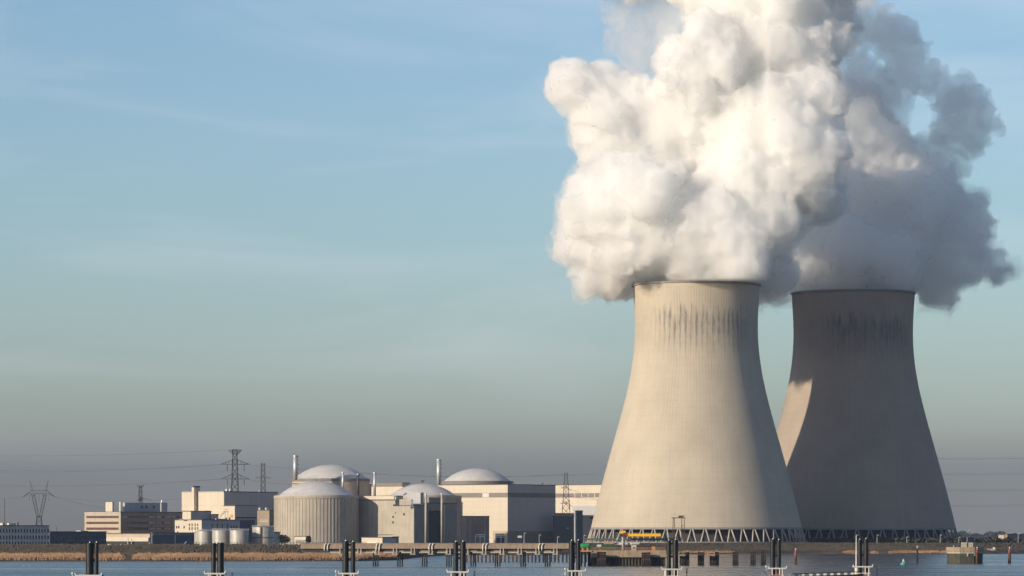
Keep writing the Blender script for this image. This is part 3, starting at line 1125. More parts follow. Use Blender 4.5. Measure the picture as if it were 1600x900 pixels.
# ------------------------------------------------------------------ reactor containments
def dome_profile(rb, zb, h, n=14, r_min=0.0):
    Rs = (rb * rb + h * h) / (2 * h)
    zc_ = zb + h - Rs
    a = math.asin(min(1, rb / Rs))
    return [(max(Rs * math.sin(a * (1 - i / n)), 0.05), zc_ + Rs * math.cos(a * (1 - i / n))) for i in range(n + 1)]


def containment(label, pc, pxr, ytop, d, pc_dome, pxr_dome, yapex, m='conc', ribs=0, band=None, base=None):
    """A round reactor building: drum, pilasters, and a shallow dome."""
    r = pxr * d / F
    cx, cyy = X(pc, d), d
    zt = Z(ytop, d)
    root = thing('reactor_building', label, 'reactor building', (cx, cyy, GROUND), 'domed reactor buildings')
    b = MB()
    b.lathe(cx, cyy, [(r, GROUND - .3), (r, zt)], 128, True, True)
    b.build('drum', M[m], root, False)
    if ribs:
        b = MB()
        for i in range(ribs):
            a = 2 * math.pi * (i + .5) / ribs
            b.box((cx + (r + .08) * math.cos(a), cyy + (r + .08) * math.sin(a), (GROUND + zt - 1.7) / 2), (0.26, 0.5, zt - 1.7 - GROUND), a)
        q = b.build('pilasters', M[m], root)
    b = MB()
    b.lathe(cx, cyy, [(r + .02, zt - 1.6), (r + .35, zt - 1.6), (r + .35, zt + .25), (r - 1.0, zt + .25), (r - 1.0, zt + .05)], 128, False, False)
    b.build('cornice', M[band or m], root)
    rd = pxr_dome * d / F
    b = MB()
    b.lathe(cx, cyy, [(rd + .3, zt + .003), (rd + .3, zt + .7)] + dome_profile(rd, zt + .7, Z(yapex, d) - zt - .7), 96, False, True)
    b.build('dome', M['dome'], root, True)
    return root, cx, cyy, r, zt


ra, cx, cyy, r, zt = containment('pale ribbed cylindrical reactor building with a shallow white dome, sunlit', 494.5, 65.8, 775.0, 2270, 493.5, 57.5, 751.5, 'conc', 76)
b = MB()
b.tube((cx, cyy, Z(752, 2270)), (cx, cyy, Z(749.5, 2270)), 0.3)
b.build('dome_finial', M['lattice'], ra)

rb_, cx, cyy, r, zt = containment('tall reactor building with big white dome and dark band behind the ribbed cylinder', 517.0, 60.5, 748.6, 2420, 517, 56.5, 726.0, 'tan', 0, 'band')
B = Block('auxiliary_hall', 'stained concrete hall below the tall dome with a dark flat roof', 'auxiliary hall', 456, 500, 580.5, 756.0, 2385, 'tan')
B.Rt('stained_panel', 'brown', [(503, 519, 757, 775), (560, 579, 757.5, 774)], 0.08)

rc, cx, cyy, r, zt = containment('reactor building with grey dome half hidden by a stepped concrete block', 660.5, 60.0, 775.0, 2400, 657.5, 50.5, 755.6, 'conc', 60)
b = MB()
b.tube((cx, cyy, Z(756, 2400)), (cx, cyy, Z(751, 2400)), 0.25)
b.box((cx, cyy, Z(751.6, 2400)), (2.2, 1.2, 0.9))
b.build('dome_finial', M['lattice'], rc)

# wall block between the two front containments: takes the cylinder's shadow
B = Block('connecting_hall', 'pale hall with a white parapet joining two reactor buildings, crossed by a round shadow', 'reactor hall', 548, 617.5, 629, 775.4, 2259, 'conc')
B.L('parapet', 'white_clad', [(541, 616.5, 775.2, 780.4)], 0.5)
B.Rt('parapet', 'white_clad', [(617.6, 628.8, 775.2, 780.4)], 0.5)
B.L('gutter', 'dark', [(560, 617, 780.9, 781.6)], 0.6)
B.L('panel_joint', 'mid_clad', [(x, x + .35, 782, 846) for x in (578, 585.5, 593, 600.5, 608)], 0.10)
B.L('pipe_run', 'lattice', [(590, 614, 835.0, 835.7)], 0.5)

B = Block('auxiliary_block', 'stepped concrete block with small windows and pipework on its roof', 'auxiliary block', 614.8, 646.8, 663.5, 790.4, 2240, 'tan')
B.wall.data.materials[0] = M['conc']
B.L('window', 'dark', [(630.0, 632.6, 801.8, 805.4)], 0.10)
B.L('window', 'dark', [(617.6, 618.8, 800.2, 802.4)], 0.10)
B.L('coping', 'dark', [(615, 623.5, 788.0, 790.6)], 0.4)
B.L('window', 'dark', [(613.4, 614.9, 806.2, 809.2), (613.4, 614.9, 814.6, 817.8)], 0.5)
B.Rt('shade_painted_wall', 'conc_dark', [(647.0, 663, 790.8, 850)], 0.05, 'side wall with dark shade painted in')  # darker concrete colour paints the shade of this face
B.on_roof('roof_house', 'conc', 624, 643, 645, 780.2, 790.4, 5)
B.on_roof('roof_house', 'grey_shade_clad', 636, 657, 662, 769.6, 790.4, 14)
b = MB()
d = 2236
for x0, x1, y in ((624, 644, 787.6), (624, 646, 784.2)):
    b.box((X((x0 + x1) / 2, d), d, Z(y, d)), (X(x1, d) - X(x0, d), 1.2, 0.5))
for x0 in (626, 631, 636, 641, 645):
    b.tube(at(x0, 784, d), at(x0, 790.2, d), 0.18)
b.build('roof_pipework', M['steel'], B.root)

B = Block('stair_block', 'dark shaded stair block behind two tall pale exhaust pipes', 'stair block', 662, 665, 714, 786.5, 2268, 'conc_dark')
B.Rt('lintel_panel', 'brown', [(668, 690, 792, 797.5)], 0.4)
B.Rt('painted_recess', 'dark', [(670, 690, 798, 848)], 0.08)  # flat dark panel, painting the shade of a recess
B.on_roof('roof_house', 'conc_dark', 665, 670, 688, 777, 786.5, 6)

# ------------------------------------------------------------------ stacks
def stack(name, label, px, w, ytop, ybot, d, m='steel', fittings=True, group='steel vent stacks'):
    x, r = X(px, d), w / 2 * d / F
    root = thing(name, label, 'chimney', (x, d, Z(ybot, d)), group)
    b = MB()
    b.lathe(x, d, [(r, Z(ybot, d)), (r, Z(ytop, d))], 24)
    b.build('pipe', M[m], root, True)
    b = MB()
    b.lathe(x, d, [(r + .02, Z(ytop + 2.2, d)), (r + .18, Z(ytop + 2.2, d)), (r + .18, Z(ytop + .6, d)), (r + .02, Z(ytop + .6, d))], 24, False, False)
    b.build('collar', M['steel'], root)
    if fittings:
        b = MB()
        y = ytop + 2
        while y < ybot - 4:
            b.box((x + r + .5, d, Z(y, d)), (1.0, 0.8, 0.25))
            y += 6.5
        b.tube((x + r + .35, d, Z(ytop + 1, d)), (x + r + .35, d, Z(ybot, d)), 0.10, 5)
        b.build('ladder', M['lattice'], root)


stack('vent_stack', 'thick silver vent stack rising left of the tall dome', 461.3, 6.2, 711, 750, 2375)
stack('vent_stack', 'thick silver vent stack rising between the grey dome and the far white dome', 685.4, 6.0, 717, 758, 2440)
stack('vent_stack', 'slim vent stack in front of the tall dome', 535.8, 3.6, 737, 768, 2352, fittings=False)
stack('vent_stack', 'slim dark lattice braced stack at right edge of tall dome', 559.4, 3.4, 739.5, 774, 2350, 'lattice')
stack('vent_stack', 'slim vent stack right of the tall dome standing alone', 585.3, 4.0, 737.5, 775, 2338, fittings=False)
stack('exhaust_pipe', 'tall pale exhaust pipe on the near corner of the stair block', 665.4, 3.4, 771.5, 848, 2236, 'conc', False, 'exhaust pipes')
stack('exhaust_pipe', 'tall pale exhaust pipe against the dark face of the stair block', 690.2, 3.0, 770.5, 848, 2246, 'conc', False, 'exhaust pipes')
stack('exhaust_pipe', 'thin pale exhaust pipe beside the taller one on the shaded cylinder', 694.6, 1.6, 790, 848, 2248, 'conc', False, 'exhaust pipes')

# ------------------------------------------------------------------ the far white dome on its hall, and the turbine halls
B = Block('reactor_hall', 'huge white cube hall with a grey window band and a shaded side painted grey', 'reactor hall', 672, 793.2, 868, 757.4, 2530, 'white_clad')
B.Rt('shade_painted_wall', 'grey_shade_clad', [(793.4, 867.8, 757.8, 829.0)], 0.05, 'side wall with grey shade painted in')  # shaded face of the white hall painted grey to carry its shade
B.L('window_band', 'band', [(700, 793, 770.2, 777.4)], 0.08)
B.Rt('window_band', 'band', [(793.5, 867.5, 770.2, 777.4)], 0.12)
B.L('louvre', 'mid_clad', [(754, 764, 770.6, 777.0)], 0.14)
B.Rt('plinth', 'conc_dark', [(793.3, 867.9, 829.4, 850)], 0.10)  # plinth coloured darker here than on the lit face, as painted shade
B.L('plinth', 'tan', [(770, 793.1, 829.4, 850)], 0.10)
B.L('gate', 'dark', [(774, 788, 833.5, 850)], 0.16)
for px_, w_ in ((800, 3), (826, 2), (845, 4), (858, 2)):
    B.on_roof('roof_unit', 'grey_shade_clad', px_, px_ + .5, px_ + w_, 755.4 - w_ * .2, 757, 6)
d = 2580.0
cx, cyy = X(745.5, d), d + 6
zt = B.z1
dm = thing('reactor_dome', 'wide white dome with a dark ring on top of the huge white hall', 'dome', (cx, cyy, zt))
b = MB()
rr0 = 57.0 * d / F
b.lathe(cx, cyy, [(rr0, zt + .5), (rr0, Z(751.8, d))], 96)
b.build('ring', M['band'], dm)
b = MB()
rd = 52.5 * d / F
b.lathe(cx, cyy, dome_profile(rd, Z(751.7, d), Z(731.6, d) - Z(751.7, d)), 96, False, True)
b.build('cupola', M['dome'], dm, True)

B = Block('gatehouse', 'low brown building in shade before the lit white hall wall', 'gatehouse', 719, 728.5, 764.5, 807.0, 2462, 'tan')
B.Rt('shade_painted_wall', 'conc_dark', [(728.7, 764, 807.2, 850)], 0.05, 'side wall with dark shade painted in')  # shade of this face painted as a darker concrete colour

B = Block('cream_hall', 'cream hall with a dark flat roof glimpsed between two domes', 'hall', 560, 629, 640, 755.0, 2520, 'white_clad')
B.L('roof_edge', 'band', [(580, 628.5, 754.6, 760.0)], 0.6)

B = Block('turbine_hall', 'long cream hall with a window band partly hidden by the sunlit tower', 'turbine hall', 860, 990, 1010, 757.2, 2690, 'white_clad')
wb = B.L('window_band', 'band', [(862, 985, 770.6, 777.2)], 0.08)
B.L('mullion', 'frame', [(x, x + .6, 770.8, 777.0) for x in (898, 908.5, 918.8, 929.0, 939.4, 941.2)], 0.2, parent=wb)
B.L('lower_wall', 'grey_shade_clad', [(895, 985, 790.2, 850)], 0.5, 'grey lower wall')
B.L('lower_window', 'dark', [(921, 932, 806.5, 810.0)], 0.6)
B = Block('transformer_house', 'dark unlit transformer house below the lattice pylon', 'transformer house', 864, 866, 897, 806.5, 2560, 'teal')
B.Rt('parapet', 'conc_dark', [(866.5, 896.5, 801.6, 806.8)], 0.4)
B.Rt('lamp', 'frame', [(885.5, 888.2, 824.6, 825.8)], 0.3)
B = Block('dark_pier', 'tall narrow dark block right of the transformer house', 'tower block', 898.2, 900, 910.5, 798.5, 2540, 'teal')
B = Block('switch_house', 'grey box building between the dark pier and the sunlit tower', 'switch house', 908, 910.4, 945, 806, 2548, 'grey_shade_clad')
B.Rt('window', 'dark', [(922, 932, 807.5, 810.5)], 0.12)
# ------------------------------------------------------------------ lattice pylons and their wires
def lattice_mast(b, x, y, z0, z1, w0, w1, n, r, zw=None):
    """Four-legged tapering mast with crossed bracing."""
    def w(z):
        return w0 + (w1 - w0) * (z - z0) / (z1 - z0)
    zs = [z0 + (z1 - z0) * (1 - (1 - i / n) ** 1.15) for i in range(n + 1)]
    for i in range(n):
        a, c = zs[i], zs[i + 1]
        wa, wc = w(a) / 2, w(c) / 2
        ca = [(x - wa, y - wa), (x + wa, y - wa), (x + wa, y + wa), (x - wa, y + wa)]
        cc = [(x - wc, y - wc), (x + wc, y - wc), (x + wc, y + wc), (x - wc, y + wc)]
        for k in range(4):
            k2 = (k + 1) % 4
            b.tube((*ca[k], a), (*cc[k], c), r * 1.7, 4)
            b.tube((*ca[k], a), (*cc[k2], c), r * .95, 4)
            b.tube((*ca[k2], a), (*cc[k], c), r * .95, 4)
            b.tube((*cc[k], c), (*cc[k2], c), r * .6, 4)


def cross_arm(b, x, y, z, half, rise, wroot, r):
    for dy in (-wroot / 2, wroot / 2):
        b.tube((x - wroot / 2 - .1, y + dy, z), (x + wroot / 2 + .1, y + dy, z), r, 4)
        b.tube((x - wroot / 2, y + dy, z + rise), (x + wroot / 2, y + dy, z + rise), r, 4)
        b.tube((x - wroot / 2, y + dy, z), (x - wroot / 2, y + dy, z + rise), r, 4)
        b.tube((x + wroot / 2, y + dy, z), (x + wroot / 2, y + dy, z + rise), r, 4)
    for s in (-1, 1):
        tip = (x + s * half, y, z)
        for dy in (-wroot / 2, wroot / 2):
            b.tube((x + s * wroot / 2, y + dy, z), tip, r, 4)
            b.tube((x + s * wroot / 2, y + dy, z + rise), tip, r, 4)
        for q in (.3, .55, .8):
            b.tube((x + s * (wroot / 2 + (half - wroot / 2) * q), y, z), (x + s * (wroot / 2 + (half - wroot / 2) * q), y, z + rise * (1 - q)), r * .7, 4)


def pylon(label, pc, d, parts):
    root = thing('pylon', label, 'pylon', (X(pc, d), d, GROUND - .5), 'lattice pylons')
    for nm, b in parts:
        b.build(nm, M['lattice'], root)
    return root


d = 3000.0
x = X(367, d)
b = MB()
lattice_mast(b, x, d, GROUND - .5, Z(702, d), 8.6, 3.0, 12, 0.24)
arms = []
for y, hw, rise in ((703.2, 10.5, -3.2), (725.5, 22.0, 3.6), (748.4, 22.5, 3.8)):
    a = MB()
    cross_arm(a, x, d, Z(y, d), hw * d / F, rise, 4.2, 0.30)
    arms.append(('cross_arm', a))
ins = []
for y0, y1 in ((726, 736), (749, 758.5)):
    for px in (355.0, 381.5):
        q = MB()
        q.tube(at(px, y0, d), at(px, y1, d), 0.30, 5)
        ins.append(('insulator', q))
pylon('tall dark double armed pylon behind the tall white hall', 367, d, [('mast', b)] + arms + ins)

d = 3350.0
x = X(411, d)
b = MB()
lattice_mast(b, x, d, GROUND - .5, Z(724, d), 5.6, 3.0, 12, 0.22)
a = MB()
cross_arm(a, x, d, Z(747, d), 7.5, 1.2, 3.2, 0.17)
pylon('narrow pylon with one short arm, right of the tall double armed pylon', 411, d, [('mast', b), ('cross_arm', a)])

d = 3700.0
x = X(61, d)
body = MB()
for s in (-1, 1):
    lo, hi = at(61 + s * 2.0, 808, d), at(61 + s * 9.5, 772, d)
    for dy in (-1.2, 1.2):
        for dx in (-1.6, 1.6):
            body.tube(lo + Vector((dx * .7, dy, 0)), hi + Vector((dx, dy, 0)), 0.2, 4)
    for i in range(7):
        p0, p1 = lo.lerp(hi, i / 7), lo.lerp(hi, (i + 1) / 7)
        body.tube(p0 + Vector((-1.4, -1.2, 0)), p1 + Vector((1.5, -1.2, 0)), 0.16, 4)
        body.tube(p0 + Vector((1.4, -1.2, 0)), p1 + Vector((-1.5, -1.2, 0)), 0.16, 4)
    body.tube(at(61 + s * 9, 768, d), at(61 + s * 14.5, 750, d), 0.35, 4, 0.2)
    body.tube(at(61 + s * 12, 768, d), at(61 + s * 14.5, 750, d), 0.2, 4, 0.16)
lattice_mast(body, x, d, GROUND - .5, Z(806, d), 9.0, 4.0, 5, 0.2)
bridge = MB()
for y in (766.0, 771.0):
    bridge.tube(at(46, y, d), at(76, y, d), 0.28, 4)
for i in range(10):
    bridge.tube(at(46 + 3 * i, 766 if i % 2 else 771, d), at(49 + 3 * i, 771 if i % 2 else 766, d), 0.16, 4)
for s in (-1, 1):
    bridge.tube(at(61 + s * 15, 769, d), at(61 + s * 25.5, 777, d), 0.6, 4, 0.35)
    bridge.tube(at(61 + s * 15, 772, d), at(61 + s * 25.5, 777, d), 0.2, 4)
ins = []
for px, y0 in ((46, 773), (61, 772), (76, 773)):
    q = MB()
    q.tube(at(px, y0, d), at(px, 783.5, d), 0.2, 4)
    ins.append(('insulator', q))
for px in (52.5, 69.5):
    q = MB()
    q.path([at(px - 5, 771, d), at(px - .5, 776, d), at(px + 4, 772, d)], 0.26, 4)
    ins.append(('insulator', q))
pylon('faint wide pylon with two horns behind the grey office block', 61, d, [('mast', body), ('bridge', bridge)] + ins)

d = 3300.0
x = X(219.5, d)
b = MB()
lattice_mast(b, x, d, GROUND - .5, Z(758.5, d), 4.6, 2.2, 10, 0.2)
a1, a2 = MB(), MB()
cross_arm(a1, x, d, Z(758.5, d), 3.6, -1.6, 2.0, 0.2)
a2.tube(at(214, 782, d), at(222, 778.5, d), 0.3, 4)
a2.tube(at(219, 777.5, d), at(238, 782, d), 0.34, 4, 0.2)
a2.tube(at(219, 781, d), at(226, 779, d), 0.26, 4)
a2.tube(at(219.5, 776.5, d), at(219.5, 782.5, d), 0.5, 4)
pylon('faint slim pylon showing above the striped office roof', 219.5, d, [('mast', b), ('cross_arm', a1), ('cross_arm', a2)])

d = 2625.0
x = X(884.5, d)
b = MB()
lattice_mast(b, x, d, GROUND - .3, Z(739, d), 8.2, 1.9, 11, 0.17)
arms = []
for y, hw in ((762.5, 8.5), (786.8, 9.0)):
    z = Z(y, d)
    a = MB()
    a.box((x, d, z + .6), (.5, .5, 1.6))
    for s, dz in ((-1, 0.0), (1, -2.0)):
        a.tube((x, d, z + 1.0), (x + s * hw * d / F, d, z + dz), 0.17, 4)
        a.tube((x, d, z), (x + s * hw * d / F, d, z + dz), 0.14, 4)
    arms.append(('cross_arm', a))
pylon('dark pylon standing against the cream turbine hall wall', 884.5, d, [('mast', b)] + arms)

b = MB()
b.tube(at(7, 848, 3000), at(7, 779, 3000), 0.45, 6, 0.25)
tag(b.build('radio_mast', M['lattice']), 'thin bare mast above the roof of the grey office block', 'mast')


def wire(a, b_, d0, d1, sag, label, r=0.105):
    p0, p1 = at(*a, d0), at(*b_, d1)
    pts = []
    for i in range(15):
        f = i / 14
        q = p0.lerp(p1, f)
        q.z -= sag * 4 * f * (1 - f)
        pts.append(q)
    m_ = MB()
    m_.path(pts, r, 4)
    tag(m_.build('power_line', M['wire']), label, 'power line', 'power lines')


wire((-160, 709), (357, 703), 3100, 3000, 3.2, 'topmost thin wire running left from the tall pylon')
wire((-160, 729.5), (345, 725.5), 3100, 3000, 4.2, 'upper of the two wires reaching the tall pylon\'s higher arm')
wire((-160, 733), (345, 726), 3090, 2998, 4.2, 'lower of the two wires reaching the tall pylon\'s higher arm')
wire((-160, 752.5), (345, 748.5), 3100, 3000, 4.2, 'upper of the two wires reaching the tall pylon\'s lower arm')
wire((-160, 756), (345, 749), 3090, 2998, 4.2, 'lower of the two wires reaching the tall pylon\'s lower arm')
wire((86, 777), (345, 772), 3700, 3300, 5, 'faint wire from the horned pylon towards the tall white hall')
wire((-160, 777), (36, 777), 3800, 3700, 3, 'faint wire running left out of the horned pylon')
wire((86, 777), (219, 800), 3700, 2900, 2, 'faint wire sloping down right from the horned pylon')
wire((388, 726), (930, 741), 3000, 2700, 5, 'wire from the tall pylon passing behind both white domes')
wire((388, 749), (520, 757), 3000, 2700, 2, 'wire sloping right from the tall pylon towards the tall dome')
wire((560, 738), (884, 741), 2900, 2625, 3, 'wire running between the domes to the dark pylon')
wire((892, 764), (1010, 802), 2625, 2625, 2, 'wire sloping from the dark pylon across the cream hall')
wire((1400, 715), (1780, 706), 2900, 3000, 3, 'highest wire right of the shaded tower')
for i, (y0, y1, w_) in enumerate(((738, 729, 'second highest'), (763, 754, 'third highest'), (788, 777, 'lowest'))):
    wire((1400, y0), (1780, y1), 2900, 3000, 3, w_ + ' pair of wires right of the shaded tower, upper strand', 0.07)
    wire((1400, y0 + 2), (1780, y1 + 3), 2890, 2990, 3, w_ + ' pair of wires right of the shaded tower, lower strand', 0.07)

# ------------------------------------------------------------------ reeds, bushes, trees
def blades(name, label, spans, n, d_lo, d_hi, zfun, h, w, m, cat, seed):
    rs = random.Random(seed)
    b = MB()
    for _ in range(n):
        p0, p1 = rs.choice(spans)
        px = rs.uniform(p0, p1)
        edge = min(1.0, min(px - p0, p1 - px) / 14 + 0.25)
        o = d_lo + (d_hi - d_lo) * rs.random()
        dd = shore_d(px) + o
        x0, z0 = X(px, dd), zfun(o)
        hh = h * rs.uniform(.45, 1.1) * edge * (0.9 + 0.1 * math.sin(px * .21) * math.sin(px * .067 + 1))
        ww = w * rs.uniform(.5, 1.3)
        a = rs.uniform(-.6, .6)
        lean = rs.uniform(-.25, .25)
        b.add([(x0 - ww * math.cos(a), dd - ww * math.sin(a), z0), (x0 + ww * math.cos(a), dd + ww * math.sin(a), z0), (x0 + lean + ww * .5, dd, z0 + hh), (x0 + lean - ww * .3, dd + .1, z0 + hh * .93)], [(0, 1, 2, 3)])
    return tag(b.build(name, M[m]), label, cat, None, 'stuff')


def bank_z(o):
    return float(np.interp(o, [a for a, _ in profile], [b for _, b in profile])) - 0.15


blades('reeds', 'strip of dry orange reeds along the near left shore', [(-160, 196), (-160, 150), (205, 640), (240, 420), (420, 632)], 26000, 2, 30, bank_z, 1.7, 0.35, 'reed', 'reeds', 5)
blades('reeds', 'short patches of dry reeds at the foot of the right dike', [(1050, 1150), (1316, 1344), (1360, 1372), (1386, 1490), (1386, 1500)], 2600, 2, 12, bank_z, 1.1, 0.6, 'reed', 'reeds', 6)
M['scrub'] = mat('brown_scrub', (0.065, 0.056, 0.045), 0.9, 0.35, 0.15)
blades('scrub', 'dark brown winter scrub on the slope of the left dike', [(-160, 420), (-160, 640), (30, 160), (190, 300)], 16000, 36, 70, bank_z, 1.5, 0.6, 'scrub', 'scrub', 8)
blades('scrub', 'dark brown winter scrub on the slope of the right dike', [(1040, 1700), (1040, 1300), (1240, 1500)], 16000, 16, 62, bank_z, 1.0, 0.7, 'scrub', 'scrub', 9)


def bush(label, px, py, d, w, h, n, seed, name='bush', trunk=False, bare=False):
    rs = random.Random(seed)
    base = at(px, py, d)
    root = thing(name, label, name.replace('_', ' '), base)
    b = MB()
    lobes = [(rs.uniform(-.32, .32) * w, rs.uniform(-.3, .3) * w, h * rs.uniform(.35, .75), rs.uniform(.22, .36)) for _ in range(7)]
    for _ in range(n):
        lx, ly, lz, lr = rs.choice(lobes)
        v_ = Vector((rs.gauss(0, 1), rs.gauss(0, 1), rs.gauss(0, 1))).normalized() * rs.random() ** .4
        q = base + Vector((lx + v_.x * w * lr, ly + v_.y * w * lr, max(0.1, lz + v_.z * h * lr * 1.1)))
        s_ = rs.uniform(.16, .42) * (0.6 if bare else 1)
        u = Vector((rs.gauss(0, 1), rs.gauss(0, 1), rs.gauss(0, 1))).normalized()
        v2 = u.orthogonal().normalized()
        b.add([q - u * s_ - v2 * s_, q + u * s_ - v2 * s_, q + u * s_ + v2 * s_, q - u * s_ + v2 * s_], [(0, 1, 2, 3)])
    b.build('crown', M['scrub'] if bare else M['leaf'], root)
    b = MB()
    for k in range(5):
        b.tube(base - Vector((0, 0, .4)), base + Vector((rs.uniform(-.3, .3) * w, rs.uniform(-.2, .2) * w, h * rs.uniform(.45, .8))), 0.16 if not trunk else 0.28, 5, 0.05)
    b.build('trunk', M['bark'], root)


bush('dark round evergreen bush by the pump house', 445, 851, 1990, 6.6, 5.4, 900, 1)
bush('narrow dark bush before the ribbed cylinder', 482, 850, 1985, 2.6, 4.8, 500, 2)
bush('low dark bush on the dike below the narrow one', 480, 857.5, 1780, 4.2, 2.4, 500, 3)
bush('wide dark bush on the left dike under the office block', 72, 865, 1715, 5.5, 3.4, 700, 4)
bush('wide low bush on the dike below the entrance hall', 222, 863, 1725, 14.0, 3.0, 1200, 5)
bush('low dark bush on the far left of the dike', 24, 865, 1712, 6.5, 2.6, 600, 6)
bush('bare winter tree right of the shaded tower', 1497, 848, 2700, 5.6, 7.4, 500, 7, 'tree', True, True)
bush('bare thin tree far right behind the dike', 1559, 846, 3100, 6.0, 9.0, 260, 8, 'tree', True, True)

b = MB()
rs = random.Random(4)
for _ in range(9000):
    px = rs.uniform(1225, 1760)
    dd = rs.uniform(2420, 2450) if px < 1500 else rs.uniform(2460, 2500)
    top_ = 841.5 + 0.8 * math.sin(px * .19) + 0.6 * math.sin(px * .47)
    q = Vector((X(px, dd), dd, rs.uniform(GROUND, Z(top_, dd))))
    s_ = rs.uniform(.3, .8)
    u = Vector((rs.gauss(0, 1), rs.gauss(0, .5), rs.gauss(0, 1))).normalized()
    v2 = u.orthogonal().normalized()
    b.add([q - u * s_ - v2 * s_, q + u * s_ - v2 * s_, q + u * s_ + v2 * s_, q - u * s_ + v2 * s_], [(0, 1, 2, 3)])
tag(b.build('hedge', M['leaf']), 'long low dark hedge along the dike below the shaded tower', 'hedge')
b = MB()
for _ in range(7000):
    px = rs.uniform(1380, 1900)
    dd = rs.uniform(7600, 8200)
    q = Vector((X(px, dd), dd, 0.6 + rs.random() ** 1.3 * (7 + 3 * math.sin(px * .11) + 2 * math.sin(px * .31))))
    s_ = rs.uniform(.6, 1.6)
    u = Vector((rs.gauss(0, 1), rs.gauss(0, .5), rs.gauss(0, 1))).normalized()
    v2 = u.orthogonal().normalized()
    b.add([q - u * s_ - v2 * s_, q + u * s_ - v2 * s_, q + u * s_ + v2 * s_, q - u * s_ + v2 * s_], [(0, 1, 2, 3)])
tag(b.build('far_woods', M['leaf']), 'hazy strip of far woods on the horizon right of the shaded tower', 'woods', None, 'stuff')

# far right low buildings
B = Block('shed', 'hazy brown flat shed at the right edge behind the dike', 'shed', 1570, 1574, 1600, 835.0, 2750, 'brown')
B = Block('shed', 'pale hazy shed right beside the brown flat shed', 'shed', 1560, 1569, 1571.5, 836.0, 2760, 'tan')
B = Block('pump_house', 'dark low pump house right of the shaded tower base', 'pump house', 1510, 1512, 1521, 841.0, 2420, 'teal')
stack('exhaust_pipe', 'thin dark pipe standing on the dark low pump house', 1515.4, 1.4, 827.5, 842, 2424, 'dark', False, 'exhaust pipes')

# ------------------------------------------------------------------ fence, lamps, small yard things
rf = thing('security_fence', 'dark wire fence on steel posts in front of the silver tanks', 'fence', (X(420, 1985), 1985, GROUND))
b = MB()
for i in range(56):
    px = 302 + i * 4.9
    b.tube((X(px, 1985), 1985, GROUND - .2), (X(px, 1985), 1985, GROUND + 2.6), 0.11, 5)
b.build('posts', M['lattice'], rf)
b = MB()
for z in (0.4, 1.4, 2.4):
    b.tube((X(302, 1985), 1985, GROUND + z), (X(571, 1985), 1985, GROUND + z), 0.05, 4)
for i in range(540):
    px = 302 + i * .5
    b.tube((X(px, 1985), 1985, GROUND + .1), (X(px, 1985), 1985, GROUND + 2.4), 0.022, 3)
b.build('mesh', M['lattice'], rf)


def lamp(px, ytop, ybot, d, label):
    root = thing('street_lamp', label, 'street lamp', at(px, ybot, d), 'lamp posts in the yard')
    b = MB()
    b.tube(at(px, ybot, d), at(px, ytop, d), 0.16, 6, 0.09)
    b.build('pole', M['steel'], root)
    b = MB()
    q = at(px, ytop, d)
    b.box((q.x + .5, q.y, q.z), (1.3, 0.4, 0.2))
    b.build('lamp_head', M['frame'], root)


lamp(757.8, 802.0, 849, 2290, 'tall lamp post before the brown gatehouse')
lamp(734.4, 814.0, 849, 2292, 'shorter lamp post left of the tall one by the gatehouse')
lamp(842.4, 836.0, 851, 2280, 'lamp post below the grey side of the white hall')
lamp(871.0, 839.0, 852, 2280, 'lamp post below the transformer house')
lamp(818.8, 833.0, 851, 2280, 'lamp post near the small white sign')
lamp(912.4, 836.5, 853, 2290, 'lamp post at the left foot of the sunlit tower')
lamp(1370.4, 836.0, 850, 2230, 'lamp post before the middle of the shaded tower')
lamp(1416.8, 839.0, 850, 2230, 'short lamp post right of the shaded tower\'s middle')
lamp(1469.0, 836.0, 850, 2230, 'lamp post near the right foot of the shaded tower')
lamp(1498.2, 839.5, 850, 2230, 'lamp post left of the dark low pump house')
lamp(1590.8, 834.0, 849, 2240, 'lamp post at the far right before the brown shed')
lamp(1338.2, 836.0, 849, 2230, 'lamp post above the rightmost black mooring piles')

rg = thing('signboard', 'small white signboard on two posts before the white hall', 'sign', at(812, 850, 2270))
b = MB()
q = at(812, 838.6, 2270)
b.box(q, (2.6, 0.12, 1.3))
b.build('board', M['whitep'], rg)
b = MB()
for s in (-.9, .9):
    b.tube((q.x + s, q.y + .1, GROUND), (q.x + s, q.y + .1, q.z), 0.09)
b.build('posts', M['lattice'], rg)

B = Block('site_cabin', 'long white cabin before the round shadow on the pale hall', 'cabin', 565, 597.5, 618.5, 840.2, 2180, 'white_clad')
B.Rt('shade_painted_wall', 'grey_shade_clad', [(597.7, 618.2, 840.4, 852)], 0.05, 'side wall with grey shade painted in')  # white cabin's shaded end, its shade painted in grey
B.L('skylight', 'frame', [(575, 590, 847.6, 849.8)], 0.8)
B = Block('site_cabin', 'small white cabin before the foot of the ribbed cylinder', 'cabin', 460.5, 478.5, 481, 838.6, 2080, 'white_clad')
B.L('skirting', 'conc_dark', [(462, 478, 843.6, 849.0)], 0.1)
B = Block('site_cabin', 'little grey cabin at the left foot of the stepped block', 'cabin', 613, 614, 623, 839.4, 2190, 'conc_dark')

# steel yard frames at the gatehouse
for k, (p0, p1, y0, lab) in enumerate(((743.0, 757.0, 835.6, 'white steel yard frame under the tall lamp post'), (774.5, 791.0, 836.4, 'white steel yard frame by the lit corner of the white hall'))):
    b = MB()
    d = 2285.0
    for px in (p0, (p0 + p1) / 2, p1):
        b.tube(at(px, y0, d), at(px, 849, d), 0.25, 5)
    b.tube(at(p0, y0, d), at(p1, y0, d), 0.32, 5)
    b.tube(at(p0, y0 + 3, d), at(p1, y0 + 3, d), 0.2, 5)
    tag(b.build('yard_frame', M['frame']), lab, 'frame')

